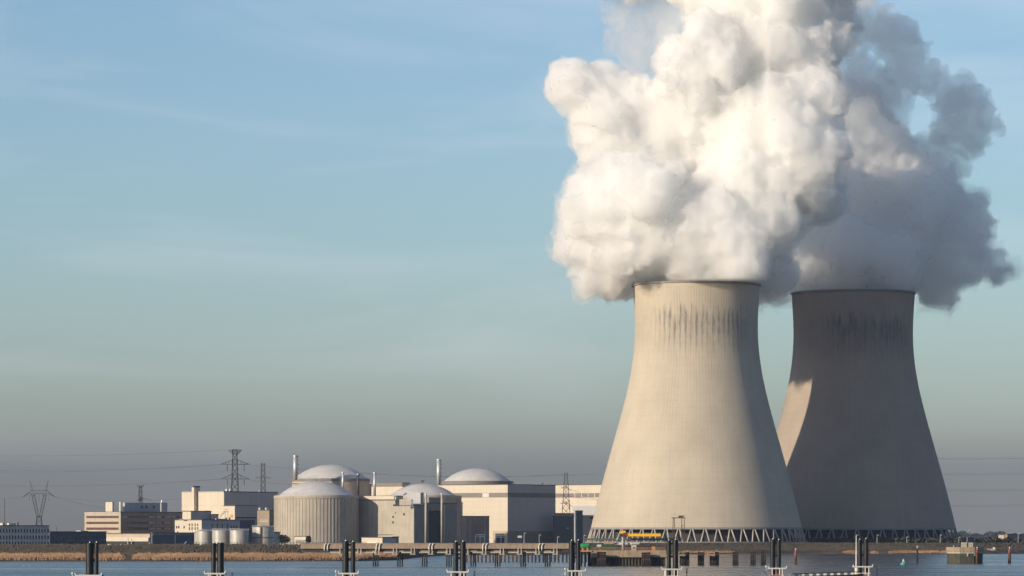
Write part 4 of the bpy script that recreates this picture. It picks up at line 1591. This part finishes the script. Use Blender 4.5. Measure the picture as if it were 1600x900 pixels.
# portal lattice crane in front of the sunlit tower
d = 2270.0
rt_ = thing('portal_crane', 'dark steel portal crane frame in front of the sunlit tower base', 'crane', at(1059, 850, d))
b = MB()
for p0, p1 in ((1050.4, 1052.0), (1054.8, 1053.6), (1064.6, 1065.4), (1069.8, 1069.2)):
    b.tube(at(p0, 849, d), at(p1, 809.5, d), 0.2, 5)
for p0, p1, y in ((1051, 1054.4, 832), (1051.4, 1054.0, 820.8), (1065, 1069.5, 832), (1065.2, 1069.4, 820.8)):
    b.tube(at(p0, y, d), at(p1, y, d), 0.14, 5)
for p0, p1, y0, y1 in ((1050.6, 1054.4, 843, 832), (1065, 1069.6, 843, 832), (1065, 1069.5, 820.8, 832)):
    b.tube(at(p0, y0, d), at(p1, y1, d), 0.1, 5)
b.build('legs', M['rust'], rt_)
b = MB()
b.box(at(1060.4, 809.2, d), (8.6, 2.0, 0.55))
b.build('girder', M['lattice'], rt_)
b = MB()
b.box(at(1064, 807.0, d), (2.8, 1.8, 1.1))
b.tube(at(1059.6, 807.6, d), at(1069.8, 805.6, d), 0.2, 5)
b.build('hoist', M['rust'], rt_)
# ------------------------------------------------------------------ pipe bridge over the water
JD = 1425.0
rp_ = thing('pipe_bridge', 'long brown girder bridge on clustered piles reaching out over the water', 'bridge', (X(700, JD), JD, 0))
b = MB()
x0, x1 = X(470, JD), X(893, JD)
zt, zb = Z(849.6, JD), Z(857.4, JD)
b.box(((x0 + x1) / 2, JD, (zt + zb) / 2), (x1 - x0, 3.4, zt - zb))
b.build('girder', M['beam'], rp_)
b = MB()
b.box(((x0 + x1) / 2, JD, zt + .13), (x1 - x0, 3.8, 0.25))
b.build('deck', M['conc_dark'], rp_)
b = MB()
b.box(((x0 + x1) / 2, JD + .4, Z(859.4, JD)), (x1 - x0, 2.2, 0.9))
b.build('under_pipe', M['dark'], rp_)
for px in (587, 625, 663.5, 701.5, 739.5, 777.5, 817.5, 855.5):
    for dx in (-3.6, 0, 3.6):
        b = MB()
        b.tube((X(px + dx, JD), JD + rng.uniform(-1, 1), -1.5), (X(px + dx * .92, JD), JD, Z(860.5, JD)), 0.27, 8)
        b.build('pile', M['timber'], rp_, True)
    b = MB()
    b.box((X(px, JD), JD, Z(861.2, JD)), (X(px + 5.5, JD) - X(px - 5.5, JD), 2.8, 0.5))
    b.build('pile_cap', M['conc_dark'], rp_)
px = 534.0
k = 0
while px < 892:
    b = MB()
    for s in (-1, 1):
        b.box((X(px + s * 2.5, JD), JD - 1.9, Z(860.2, JD)), (0.35, 0.4, Z(857, JD) - Z(864.6, JD)))
        b.box((X(px + s * 2.5, JD), JD - 1.9, Z(863.2, JD)), (0.55, 1.0, 0.9))
    b.box((X(px, JD), JD - 1.6, Z(865.6, JD)), (2.2, 0.8, 0.5))
    b.build('bearing', M['conc'], rp_)
    b = MB()
    b.box((X(px - 10.5, JD), JD - 1.6, Z(863.0, JD)), (X(px - 3, JD) - X(px - 18, JD), 0.6, 0.55))
    b.build('walkway_plank', M['conc'], rp_)
    px += 27.8
for px in (507.5, 588.5, 671.0, 755.0, 842.5):
    for s in (0, 4.8):
        b = MB()
        q = [at(px + s - .6, 860, JD - 2.1), at(px + s - .6, 853.5, JD - 2.1), at(px + s, 851.4, JD - 2.1), at(px + s + .9, 850.0, JD - 2.1), at(px + s + 2.0, 849.5, JD - 2.0)]
        b.path(q, 0.20, 7)
        b.build('vent_pipe', M['cream'], rp_, True)

# row of guard piles behind the bridge
PD = 1610.0
rw = thing('pile_row', 'long row of dark rusty guard piles with a cap beam behind the girder bridge', 'pile row', (X(830, PD), PD, 0))
b = MB()
b.box((X(829, PD), PD, Z(864.2, PD)), (X(932, PD) - X(726, PD), 1.2, 0.9))
b.build('cap_beam', M['timber'], rw)
for i in range(34):
    px = 729 + i * 6.0 + rng.uniform(-.4, .4)
    b = MB()
    b.tube((X(px, PD), PD, -1.5), (X(px, PD), PD, Z(864.6, PD)), rng.uniform(.36, .46), 8)
    b.build('pile', M['rust'] if i < 18 else M['timber'], rw, True)

# ------------------------------------------------------------------ quay with crane, boats and hut
QD = 1436.0
rq = thing('quay', 'tan concrete quay wall on dark sheet piling standing in the river', 'quay', (X(980, QD), QD, 0))
b = MB()
b.box((X(982, QD), QD + 6, (Z(859.8, QD) + Z(871.2, QD)) / 2), (X(1041, QD) - X(923, QD), 12, Z(859.8, QD) - Z(871.2, QD)))
b.build('concrete_wall', M['quay'], rq)
b = MB()
xa, xb_ = X(924, QD), X(1040, QD)
n = 46
w = (xb_ - xa) / n
pts = []
for i in range(n):
    y = QD + .45 + (0.0 if i % 2 else 0.55)
    pts += [(xa + i * w + .12, y), (xa + (i + 1) * w - .12, y)]
vs = [(x_, y_, -1.5) for x_, y_ in pts] + [(x_, y_, Z(871.2, QD) - .01) for x_, y_ in pts]
b.add(vs, [(i, i + 1, len(pts) + i + 1, len(pts) + i) for i in range(len(pts) - 1)])
b.add([(xb_, QD + .7, -1.5), (xb_, QD + 11, -1.5), (xb_, QD + 11, Z(871.3, QD)), (xb_, QD + .7, Z(871.3, QD)), (xa, QD + .7, -1.5), (xa, QD + 11, -1.5), (xa, QD + 11, Z(871.3, QD)), (xa, QD + .7, Z(871.3, QD))],
      [(0, 1, 2, 3), (7, 6, 5, 4), (1, 5, 6, 2)])
b.build('sheet_piling', M['sheet'], rq)
b = MB()
zt = Z(859.8, QD)
for i in range(40):
    px = 924 + i * 2.95
    b.tube((X(px, QD), QD + .3, zt), (X(px, QD), QD + .3, zt + 1.05), 0.045, 5)
for z in (.55, 1.05):
    b.tube((X(924, QD), QD + .3, zt + z), (X(1040, QD), QD + .3, zt + z), 0.05, 5)
b.build('railing', M['orange'], rq)
b = MB()
b.box((X(1000, QD), QD + .02, Z(871.0, QD)), (X(1041, QD) - X(923, QD), 0.5, 0.25))
b.build('fender_rail', M['timber'], rq)

rgx = thing('overhead_gantry', 'long dark overhead steel walkway above the quay on thin posts', 'gantry', (X(985, QD + 9), QD + 9, zt))
b = MB()
d = QD + 9
b.box((X(982.5, d), d, Z(842.6, d)), (X(1054, d) - X(911, d), 1.6, 0.75))
b.build('walkway', M['teal'], rgx)
b = MB()
for i in range(12):
    px = 913 + i * 12.6
    b.tube((X(px, d), d, zt), (X(px, d), d, Z(843, d)), 0.13, 5)
b.build('posts', M['lattice'], rgx)
b = MB()
for i in range(36):
    px = 913 + i * 4
    b.tube((X(px, d), d - .7, Z(841.2, d)), (X(px, d), d - .7, Z(838.0, d)), 0.035, 4)
b.tube((X(913, d), d - .7, Z(838.4, d)), (X(1053, d), d - .7, Z(838.4, d)), 0.04, 4)
b.build('railing', M['lattice'], rgx)

rcq = thing('jib_crane', 'yellow jib crane with a boxy horizontal boom above the quay', 'crane', at(973, 859.8, QD + 4))
d = QD + 4
b = MB()
b.lathe(X(973.2, d), d, [(0.42, zt), (0.36, Z(838.6, d))], 16)
b.build('column', M['grey_shade_clad'], rcq, True)
b = MB()
b.box((X(1006.5, d), d, Z(836.0, d)), (X(1032.5, d) - X(980.5, d), 0.9, Z(833.9, d) - Z(838.3, d)))
boom = b.build('boom', M['yellow'], rcq, False, 0.08)
b = MB()
b.box((X(1033.2, d), d, Z(836.0, d)), (0.35, 0.95, 1.0))
b.build('boom_end', M['dark'], boom)
b = MB()
b.prism([(X(967.8, d), d - .7), (X(979.5, d), d - .7), (X(979.5, d), d + .7), (X(967.8, d), d + .7)], Z(838.4, d), Z(833.6, d))
b.build('winch_housing', M['rust'], rcq, False, 0.06)
b = MB()
vs = [at(967.4, 836.5, d - .6), at(969.6, 830.4, d - .6), at(972, 829.2, d - .6), at(977.6, 829.4, d - .6), at(977.6, 832.0, d - .6), at(972.6, 833.2, d - .6), at(971, 836.5, d - .6)]
vs2 = [v_ + Vector((0, 1.2, 0)) for v_ in vs]
n = len(vs)
b.add(vs + vs2, [tuple(range(n)), tuple(range(2 * n - 1, n - 1, -1))] + [(i, n + i, n + (i + 1) % n, (i + 1) % n) for i in range(n)])
b.build('counterweight', M['yellow'], rcq)
b = MB()
for i in range(3):
    b.box((X(975.0 + i * 2.1, d), d - .75, Z(836, d)), (0.2, 0.12, 0.6))
b.build('warning_stripes', M['red'], rcq)
b = MB()
b.tube(at(966.8, 838, d), at(963.2, 845, d), 0.06, 4)
b.box(at(964.2, 842.2, d), (0.5, 0.4, 0.6))
b.build('hook', M['whitep'], rcq)


def boat(label, p0, p1, yt, yb, d, bow):
    """A small covered boat on its cradle: hull, cover and cradle."""
    L_ = X(p1, d) - X(p0, d)
    xc, z0, z1 = (X(p0, d) + X(p1, d)) / 2, Z(yb, d), Z(yt, d)
    root = thing('covered_boat', label, 'boat', (xc, d, zt), 'white boats on the quay')
    b = MB()
    n_ = 12
    ring = []
    for i in range(n_ + 1):
        f = i / n_
        taper = (min(1, f / bow) ** .6 if bow else min(1, f / .12) ** .5) * min(1, (1 - f) / .1) ** .4
        hw = max(1.0 * taper, .05)
        zz = z0 + (z1 - z0) * .3 * (1 - taper)
        x_ = xc - L_ / 2 + L_ * f
        ring.append([(x_, d - hw, z1 - (z1 - z0) * .45), (x_, d - hw * .6, zz), (x_, d + hw * .6, zz), (x_, d + hw, z1 - (z1 - z0) * .45), (x_, d + hw * .55, z0 + (z1 - z0) * (.55 + .45 * taper)), (x_, d - hw * .55, z0 + (z1 - z0) * (.55 + .45 * taper))])
    vs = [q for r_ in ring for q in r_]
    fs = [tuple(range(5, -1, -1)), tuple(n_ * 6 + i for i in range(6))]
    for i in range(n_):
        for j in range(6):
            fs.append((i * 6 + j, i * 6 + (j + 1) % 6, (i + 1) * 6 + (j + 1) % 6, (i + 1) * 6 + j))
    b.add(vs, fs)
    b.build('hull', M['whitep'], root)
    b = MB()
    for s in (-.28, .28):
        b.box((xc + L_ * s, d, (z0 + zt) / 2), (0.25, 1.8, z0 - zt))
    b.build('cradle', M['lattice'], root)


boat('white boat with a long pointed bow on the quay under the crane', 961, 982.5, 848.0, 851.8, QD + 5, .45)
boat('blunt white boat above the little white hut on the quay', 984, 1000.5, 847.8, 851.2, QD + 5, 0)

rh = thing('harbour_hut', 'little white hut with one dark window on the quay', 'hut', at(990.5, 859.8, QD + 2))
d = QD + 2
b = MB()
b.box((X(990.3, d), d, (zt + Z(852.6, d)) / 2), (X(994, d) - X(986.6, d), 1.8, Z(852.6, d) - zt))
b.build('wall', M['whitep'], rh)
b = MB()
b.box((X(990.3, d), d, Z(852.4, d)), (X(994.4, d) - X(986.2, d), 2.1, 0.16))
b.build('roof', M['frame'], rh)
b = MB()
b.box((X(990.5, d), d - .92, Z(855.8, d)), (0.95, 0.1, 0.6))
b.build('window', M['glass'], rh)

rtk = thing('fuel_tank', 'bright green horizontal tank at the left end of the quay', 'tank', at(914, 860, QD))
b = MB()
d = QD + 1.5
c0, c1 = at(908.6, 853, d), at(919.6, 853, d)
b.tube(c0, c1, 0.98, 20)
b.tube(c0, c0 + Vector((-.45, 0, 0)), 0.98, 20, 0.6)
b.tube(c1, c1 + Vector((.45, 0, 0)), 0.98, 20, 0.6)
b.build('drum', M['green'], rtk)
b = MB()
for px in (910.5, 917.8):
    b.box((X(px, d), d, Z(858.6, d)), (0.5, 1.5, 1.4))
b.box((X(914.5, d), d, Z(861.0, d)), (5.2, 4.0, 0.5))
b.build('saddle', M['orange'], rtk)
b = MB()
for px in (908.5, 914, 919.5):
    b.tube((X(px, d), d, -1.5), (X(px, d), d, Z(861.4, d)), 0.32, 8)
b.build('piles', M['timber'], rtk)

rgn = thing('green_machine', 'dark green deck machinery with a white panel behind the quay railing', 'machinery', at(945, 859.8, QD + 3))
d = QD + 3
b = MB()
for p0, p1, y0, y1 in ((927, 934, 851, 857), (940, 952, 850.4, 856.4), (953, 964, 851.4, 857.2)):
    b.box((X((p0 + p1) / 2, d), d, (Z(y0, d) + zt) / 2), (X(p1, d) - X(p0, d), 1.6, Z(y0, d) - zt))
b.build('casing', M['dgreen'], rgn, False, 0.08)
b = MB()
b.box((X(936.0, d), d - 1.0, Z(852.6, d)), (X(939.4, d) - X(932.6, d), 0.12, 0.85))
b.tube((X(936, d), d - .9, zt), (X(936, d), d - .9, Z(852.6, d)), 0.06)
b.build('white_panel', M['whitep'], rgn)
b = MB()
for p0, p1, y in ((944, 959, 849.4), (944, 958, 846.4)):
    b.box((X((p0 + p1) / 2, d), d, Z(y, d)), (X(p1, d) - X(p0, d), 0.5, 0.3))
for px in (944.6, 948, 951.5, 955, 958):
    b.tube((X(px, d), d, Z(850.4, d)), (X(px, d), d, Z(845.8, d)), 0.07)
b.build('pipe_frame', M['orange'], rgn)

b = MB()
d = QD + 2.5
b.box((X(1021, d), d, (zt + Z(853.8, d)) / 2), (1.25, 0.9, Z(853.8, d) - zt))
b.box((X(1021, d), d - .48, Z(856, d)), (0.5, 0.06, 0.5))
tag(b.build('control_box', M['orange']), 'tan control box on the right end of the quay', 'control box')

# timber mooring clusters
def dolphin(p0, p1, yt, d, label, step=None, n=5, cap=None):
    root = thing('mooring_dolphin', label, 'mooring dolphin', (X((p0 + p1) / 2, d), d, 0), 'timber mooring dolphins')
    for i in range(n):
        px = p0 + (p1 - p0) * (i + .5) / n
        y = yt
        if step and i < n * step[0]:
            y = step[1]
        r_ = (X(p1, d) - X(p0, d)) / n * .52
        for row in (0, 1):
            b = MB()
            b.tube((X(px, d), d + row * r_ * 2, -1.5), (X(px, d) + rng.uniform(-.05, .05), d + row * r_ * 2, Z(y + rng.uniform(-.4, .4), d)), r_, 9, r_ * .92)
            b.build('pile', M['timber'], root, True)
    b = MB()
    for y in (yt + 3.5, yt + 11):
        b.box((X((p0 + p1) / 2, d), d - (X(p1, d) - X(p0, d)) / n * .55, Z(max(y, (step[1] + 2) if step else 0), d)), (X(p1, d) - X(p0, d), 0.12, 0.3))
    b.build('binding', M['rust'], root)
    return root


dolphin(933.0, 947.0, 862.4, QD - 4, 'broad dark timber dolphin against the left half of the quay wall', n=6)
dolphin(1002.5, 1016, 863.2, QD - 3, 'dark timber dolphin against the right half of the quay wall', n=6)
dolphin(919.5, 923.2, 862.0, QD + 3, 'narrow timber dolphin under the green tank', n=2)
DD = 1462.0
dolphin(1062, 1077.2, 862.6, DD, 'two level timber dolphin nearest the quay, low on its left', (.45, 869.0), 7)
dolphin(1090.2, 1100.4, 862.6, DD, 'even topped dolphin between the two stepped ones', None, 5)
dolphin(1108.6, 1123.6, 862.4, DD, 'two level timber dolphin with an orange plank on its low left part', (.5, 869.0), 7)
dolphin(1144.6, 1153.8, 862.6, DD, 'slim timber dolphin right of the orange plank', None, 4)
dolphin(1172.4, 1180.8, 862.6, DD, 'slim timber dolphin second left of the red railed piles', None, 3)
dolphin(1188.6, 1196.8, 862.4, DD, 'slim timber dolphin just left of the red railed piles', None, 3)
rpl = thing('gangplank', 'orange gangplank leading onto a stepped timber dolphin', 'gangplank', at(1106, 866, DD))
b = MB()
b.box((X(1106, DD), DD + .5, Z(866.4, DD)), (X(1116.5, DD) - X(1096, DD), 0.9, 0.22))
b.build('plank', M['orange'], rpl)
b = MB()
b.tube(at(1099, 864.6, DD), at(1116, 863.4, DD), 0.06)
b.tube(at(1116, 863.4, DD), at(1116, 866.4, DD), 0.06)
b.tube(at(1106, 864.2, DD), at(1106, 866.4, DD), 0.06)
b.build('handrail', M['whitep'], rpl)


# birds and lights on the dolphins
def gull(px, py, d, label, flip=1, group='gulls resting on the piles'):
    q = at(px, py, d)
    b = MB()
    rings = [(-.30, .02, .10), (-.2, .07, .12), (-.02, .11, .15), (.12, .10, .19), (.19, .055, .27), (.25, .06, .33), (.30, .03, .33), (.36, .008, .32)]
    vs = []
    for x_, r_, z_ in rings:
        for i in range(8):
            a = 2 * math.pi * i / 8
            vs.append((q.x + flip * x_, q.y + r_ * math.cos(a), q.z + z_ + r_ * math.sin(a)))
    n_ = len(rings)
    fs = [tuple(range(8)), tuple((n_ - 1) * 8 + i for i in range(7, -1, -1))]
    for i in range(n_ - 1):
        for j in range(8):
            fs.append((i * 8 + j, i * 8 + (j + 1) % 8, (i + 1) * 8 + (j + 1) % 8, (i + 1) * 8 + j))
    b.add(vs, fs)
    for s in (-.04, .04):
        b.tube((q.x, q.y + s, q.z), (q.x, q.y + s, q.z + .1), 0.012, 4)
    tag(b.build('gull', M['whitep'], None, True), label, 'bird', group)


gull(1119.5, 859.8, DD, 'white gull on the stepped dolphin with the orange plank', 1)
gull(1121.4, 862.0, DD - .3, 'white gull low on the right edge of the plank dolphin', -1)
gull(1097.0, 862.4, DD, 'white gull on the even topped dolphin', -1)
gull(1074.0, 862.4, DD, 'white gull on the two level dolphin nearest the quay', 1)
gull(36, 884.2, 1425, 'white gull floating near the left shore, nearest the edge', 1, 'gulls on the water')
gull(45.5, 885.0, 1420, 'white gull floating just right of another near the left shore', -1, 'gulls on the water')
gull(488.5, 877.3, 1625, 'white gull floating off the reeds left of black mooring piles', 1, 'gulls on the water')

# marker posts, buoy and the round intake island on the right
def marker(px, yt, yb, w, label, red, m='rust'):
    d = CAM_Z * F / (yb - HOR)
    root = thing('marker_post', label, 'marker post', (X(px, d), d, 0), 'marker posts in the river')
    r_ = w / 2 * d / F
    b = MB()
    zt_ = Z(yt, d)
    b.tube((X(px, d), d, -1.5), (X(px, d), d, zt_), r_, 12, r_ * .95)
    b.build('post', M[m], root, True)
    if red:
        b = MB()
        b.tube((X(px, d), d, Z(red, d)), (X(px, d), d, zt_ + .05), r_ + .03, 12)
        b.build('painted_top', M['faded_red'], root, True)
    b = MB()
    b.tube((X(px, d), d, zt_), (X(px, d), d, zt_ + .8), 0.1)
    b.box((X(px, d), d, zt_ + .9), (0.5, 0.5, 0.35))
    b.build('light', M['frame'], root)


marker(1243.2, 861.0, 881.6, 4.0, 'rusty marker post with a faded red top right of the black piles', 872)
marker(1433.2, 857.0, 880.0, 3.2, 'plain brown marker post with a white light right of the buoy', None, 'timber')
marker(1526.6, 859.0, 880.2, 4.4, 'red topped marker post against the round intake', 866)
marker(1577.4, 858.6, 879.8, 4.8, 'red topped marker post standing alone at the far right', 865)

d = CAM_Z * F / (882.5 - HOR)
rbu = thing('buoy', 'turquoise green buoy with a white lattice top', 'buoy', (X(1411.4, d), d, 0))
b = MB()
xq = X(1411.4, d)
b.lathe(xq, d, [(0.6, -.4), (1.12, -.2), (1.15, .55), (1.0, .75), (0.4, .9)], 24)
b.build('float', M['teal_buoy'], rbu, True)
b = MB()
for a in range(4):
    t_ = math.pi / 4 + a * math.pi / 2
    b.tube((xq + .6 * math.cos(t_), d + .6 * math.sin(t_), .85), (xq + .15 * math.cos(t_), d + .15 * math.sin(t_), 2.3), 0.07)
b.lathe(xq, d, [(.02, 1.0), (.42, 1.2), (.30, 1.9), (.02, 2.5)], 8)
b.build('topmark', M['whitep'], rbu)

ID = CAM_Z * F / (880.2 - HOR)
ri = thing('intake_island', 'round concrete water intake with white cabinets on top', 'water intake', (X(1510, ID), ID + 6, 0))
rr_ = (1539 - 1483) / 2 * ID / F
xi, yi = X(1511, ID), ID + rr_
octo = lambda r_: [(xi + r_ * math.cos(math.pi / 8 + i * math.pi / 4), yi + r_ * math.sin(math.pi / 8 + i * math.pi / 4)) for i in range(8)]
b = MB()
b.prism(octo(rr_ * 1.03), -1.5, Z(864.0, ID))
b.build('base', M['sheet'], ri)
M['stain'] = mat('stained_concrete', (0.24, 0.20, 0.14), 0.9, 0.3, 0.5, 0.4)
b = MB()
b.prism(octo(rr_ * 1.10), Z(863.2, ID), Z(855.0, ID))
b.build('deck', M['quay'], ri)
b = MB()
b.prism(octo(rr_ * 1.06), Z(864.6, ID), Z(863.2, ID) - .004)
b.build('ledge', M['whitep'], ri)
zd = Z(855.0, ID)
b = MB()
for i in range(24):
    a = 2 * math.pi * i / 24
    b.tube((xi + rr_ * .98 * math.cos(a), yi + rr_ * .98 * math.sin(a), zd), (xi + rr_ * .98 * math.cos(a), yi + rr_ * .98 * math.sin(a), zd + 1.3), 0.07, 4)
    a2 = 2 * math.pi * (i + 1) / 24
    b.tube((xi + rr_ * .98 * math.cos(a), yi + rr_ * .98 * math.sin(a), zd + 1.25), (xi + rr_ * .98 * math.cos(a2), yi + rr_ * .98 * math.sin(a2), zd + 1.25), 0.06, 4)
b.build('railing', M['lattice'], ri)
for p0, p1, y in ((1502.2, 1510.4, 847.4), (1513, 1520, 847.8)):
    b = MB()
    b.box((X((p0 + p1) / 2, yi), yi, (zd + Z(y, yi)) / 2), (X(p1, yi) - X(p0, yi), 2.0, Z(y, yi) - zd))
    b.build('cabinet', M['conc'], ri, False, 0.06)
for px, yt in ((1524, 848), (1527.5, 850), (1531, 847.5), (1533.5, 849)):
    b = MB()
    b.tube((X(px, yi), yi, zd), (X(px, yi), yi, Z(yt, yi)), 0.14, 6)
    b.build('post', M['lattice'], ri)
b = MB()
b.lathe(X(1487.5, yi), yi - rr_ * .8, [(.02, zd + .1), (.28, zd + .3), (.28, zd + .6), (.02, zd + .8)], 12)
b.build('light', M['whitep'], ri)
b = MB()
for px, y1 in ((1511.0, 869.5), (1512.2, 868.2), (1523.0, 868.6)):
    b.box((X(px, ID), ID - .35, Z((864.6 + y1) / 2, ID)), (0.22, 0.05, Z(864.6, ID) - Z(y1, ID)))
b.build('lime_streak', M['whitep'], ri)

d = 2160.0
rs_ = thing('sluice', 'small pale concrete sluice cut into the right dike', 'sluice', at(1551, 862, d))
b = MB()
b.box((X(1550.5, d), d + 6, Z(860.0, d)), (X(1556, d) - X(1544.5, d), 8, 2.0))
b.build('wall', M['conc'], rs_)
b = MB()
b.box((X(1554.8, d), d + 5, Z(858.6, d)), (0.9, 3, 2.4))
b.build('gate_post', M['frame'], rs_)
d = 1700.0
rs_ = thing('outfall', 'grey concrete outfall with railings in the left dike', 'outfall', at(274, 861, d))
b = MB()
b.box((X(274, d), d + 4, Z(859.2, d)), (X(283, d) - X(265, d), 6, 1.7))
b.build('head_wall', M['conc_dark'], rs_)
b = MB()
for px in (265, 269.5, 274, 278.5, 283):
    b.tube(at(px, 856.6, d), at(px, 853.5, d), 0.06)
b.tube(at(265, 853.7, d), at(283, 853.7, d), 0.06)
b.tube(at(283, 856.4, d), at(291, 846.5, d + 40), 0.35)
b.build('railing', M['steel'], rs_)

# ------------------------------------------------------------------ black mooring piles with white railed landings
def mooring(i, big, small, y_big, y_small, bar, rail, label, extras):
    """A pair of coated steel piles, big and small, with ties, and the railed landing between them."""
    D = F * 6.0 / (bar - HOR)
    xb0, xb1 = X(big[0], D), X(big[1], D)
    xs0, xs1 = X(small[0], D), X(small[1], D)
    root = thing('mooring_piles', label, 'mooring piles', ((xb0 + xs1) / 2, D, 0), 'pairs of black mooring piles')
    for (x0_, x1_, yt, nm) in ((xb0, xb1, y_big, 'thick_pile'), (xs0, xs1, y_small, 'thin_pile')):
        b = MB()
        r_ = (x1_ - x0_) / 2
        b.lathe((x0_ + x1_) / 2, D, [(r_, -2), (r_, Z(yt, D)), (r_ * .93, Z(yt, D) + .04)], 28)
        pl = b.build(nm, M['black'], root, False)
        b = MB()
        b.lathe((x0_ + x1_) / 2, D, [(.09, Z(yt, D)), (.09, Z(yt, D) + .14), (.03, Z(yt, D) + .22)], 8)
        b.build('pile_cap', M['steel'], pl)
    inner_ = (min(xb1, xs1), max(xb0, xs0))
    for y in (851.5, 874.0):
        b = MB()
        yy = HOR + (y - HOR) * 500 / D
        b.box(((inner_[0] + inner_[1]) / 2, D, Z(yy, D)), (abs(inner_[1] - inner_[0]) + .3, 0.35, 0.32))
        b.build('tie_beam', M['black'], root)
    b = MB()
    zr = CAM_Z - 6.0
    ra_, rb2 = X(rail[0], D), X(rail[1], D)
    yf = D - 1.6
    for y in (yf, D + 1.6):
        b.tube((ra_, y, zr), (rb2, y, zr), 0.13, 8)
        for x_ in (ra_ + .5, (ra_ + rb2) / 2 + .35, rb2 - .55):
            b.tube((x_, y, zr - 1.45), (x_, y, zr), 0.11, 6)
        b.tube((ra_ + .3, y, zr - 1.05), (rb2 - .3, y, zr - 1.05), 0.10, 8)
    for x_ in (ra_ + .5, rb2 - .55):
        b.tube((x_, yf, zr), (x_, D + 1.6, zr), 0.07, 6)
    for x_ in (ra_, rb2):
        b.tube((x_, yf, zr - .05), (x_ + (.12 if x_ == rb2 else -.12), yf, zr + .38), 0.11, 6)
    b.build('railing', M['whitep'], root)
    b = MB()
    b.box(((ra_ + rb2) / 2, D, zr - 1.62), (rb2 - ra_, 4.0, 0.3))
    b.build('landing', M['conc_dark'], root)
    b = MB()
    x_ = ra_ - .45
    if 'beacon' in extras:
        b.tube((x_, yf, zr - 1.5), (x_, yf, zr + .25), 0.05, 6)
        b.lathe(x_, yf, [(.03, zr + .1), (.16, zr + .2), (.16, zr + .42), (.03, zr + .5)], 10)
        b.lathe(x_, yf, [(.03, zr - .55), (.15, zr - .5), (.15, zr - .3), (.03, zr - .25)], 10)
        b.build('lantern', M['whitep'], root)
    b = MB()
    x_ = rb2 + .9
    if 'post' in extras:
        b.tube((x_, D, zr - 2), (x_, D, zr + .15), 0.07, 6)
        b.box((x_, D, zr - .35), (0.28, 0.2, 0.35))
        b.box((x_, D, zr + .05), (0.28, 0.2, 0.25))
        b.build('signal_post', M['lattice'], root)
    if 'red' in extras:
        b = MB()
        b.box(((ra_ + rb2) / 2 - .3, yf - .05, zr - 1.35), (1.75, 0.1, 0.75))
        b.build('red_banner', M['red'], root)
    if 'brace' in extras:
        b = MB()
        for s in (-1, 1):
            b.tube(((ra_ + rb2) / 2 - s * 1.1, yf + .1, zr - 2.2), ((ra_ + rb2) / 2 + s * 1.1, yf + .1, zr - 1.15), 0.12, 6)
        b.build('brace', M['orange'], root)
    if 'mast' in extras:
        b = MB()
        x_ = X(1338.3, D)
        b.tube((x_, D + .5, zr - 1.4), (x_, D + .5, Z(836.5, D)), 0.12, 8, 0.05)
        b.build('lamp_mast', M['frame'], root)


data = [
    ((134.0, 146.6), (147.6, 154.0), 848.6, 848.2, 899.4, (121, 160), 'black mooring piles standing before the dark teal office and entrance hall', 'beacon'),
    ((339.2, 350.0), (330.2, 337.4), 848.4, 848.8, 896.4, (322, 352.5), 'black mooring piles standing before the silver storage tanks', 'post'),
    ((535.0, 545.0), (548.0, 555.2), 845.8, 847.0, 896.2, (531, 560), 'black mooring piles below the ribbed cylinder, red stain at the landing', 'beacon'),
    ((718.8, 728.0), (708.4, 716.0), 846.6, 847.0, 893.9, (700, 731.5), 'black mooring piles crossing the girder bridge below the shaded cylinder', 'post'),
    ((888.8, 897.6), (900.2, 907.0), 845.2, 844.6, 892.2, (888, 914), 'black mooring piles at the end of the girder bridge by the green tank', 'beacon'),
    ((1051.2, 1059.8), (1041.8, 1048.4), 843.8, 844.6, 889.6, (1034.5, 1064), 'black mooring piles right of the quay in front of the sunlit tower', 'post'),
    ((1203.6, 1211.6), (1213.6, 1220.4), 842.8, 844.0, 888.2, (1200.5, 1227), 'black mooring piles with a red banner on the railing', 'beacon red'),
    ((1349.6, 1357.0), (1340.0, 1346.8), 842.2, 843.4, 885.6, (1333, 1361.5), 'black mooring piles with cross braces and a tall white lamp mast', 'post brace mast'),
]
for i, q in enumerate(data):
    mooring(i, *q)

# pontoon walkway between the last two pairs
D0, D1 = F * 6.0 / 60.2, F * 6.0 / 57.6
rpw = thing('floating_walkway', 'dark floating walkway with white kerb blocks between the two rightmost pile pairs', 'walkway', (X(1280, 585), 585, 5))
p0, p1 = at(1229, 899.5, D0), at(1338, 896.0, D1)
dirv = (p1 - p0).normalized()
nrm = Vector((-dirv.y, dirv.x, 0))
b = MB()
pts = [p0 - nrm * 1.2, p1 - nrm * 1.2, p1 + nrm * 1.2, p0 + nrm * 1.2]
zt_ = p0.z
b.prism(pts, zt_ - .7, zt_ - .1)
b.build('deck', M['black'], rpw)
for i in range(10):
    q = p0.lerp(p1, (i + .3) / 10)
    b = MB()
    b.box((q.x, q.y - 1.1, zt_ + .05), (0.48, 0.4, 0.42))
    b.build('kerb_block', M['whitep'], rpw)
b = MB()
b.tube(p0 - nrm * 1.0 + Vector((0, 0, .28)), p1 - nrm * 1.0 + Vector((0, 0, .28)), 0.07, 6)
b.build('edge_rail', M['dark'], rpw)
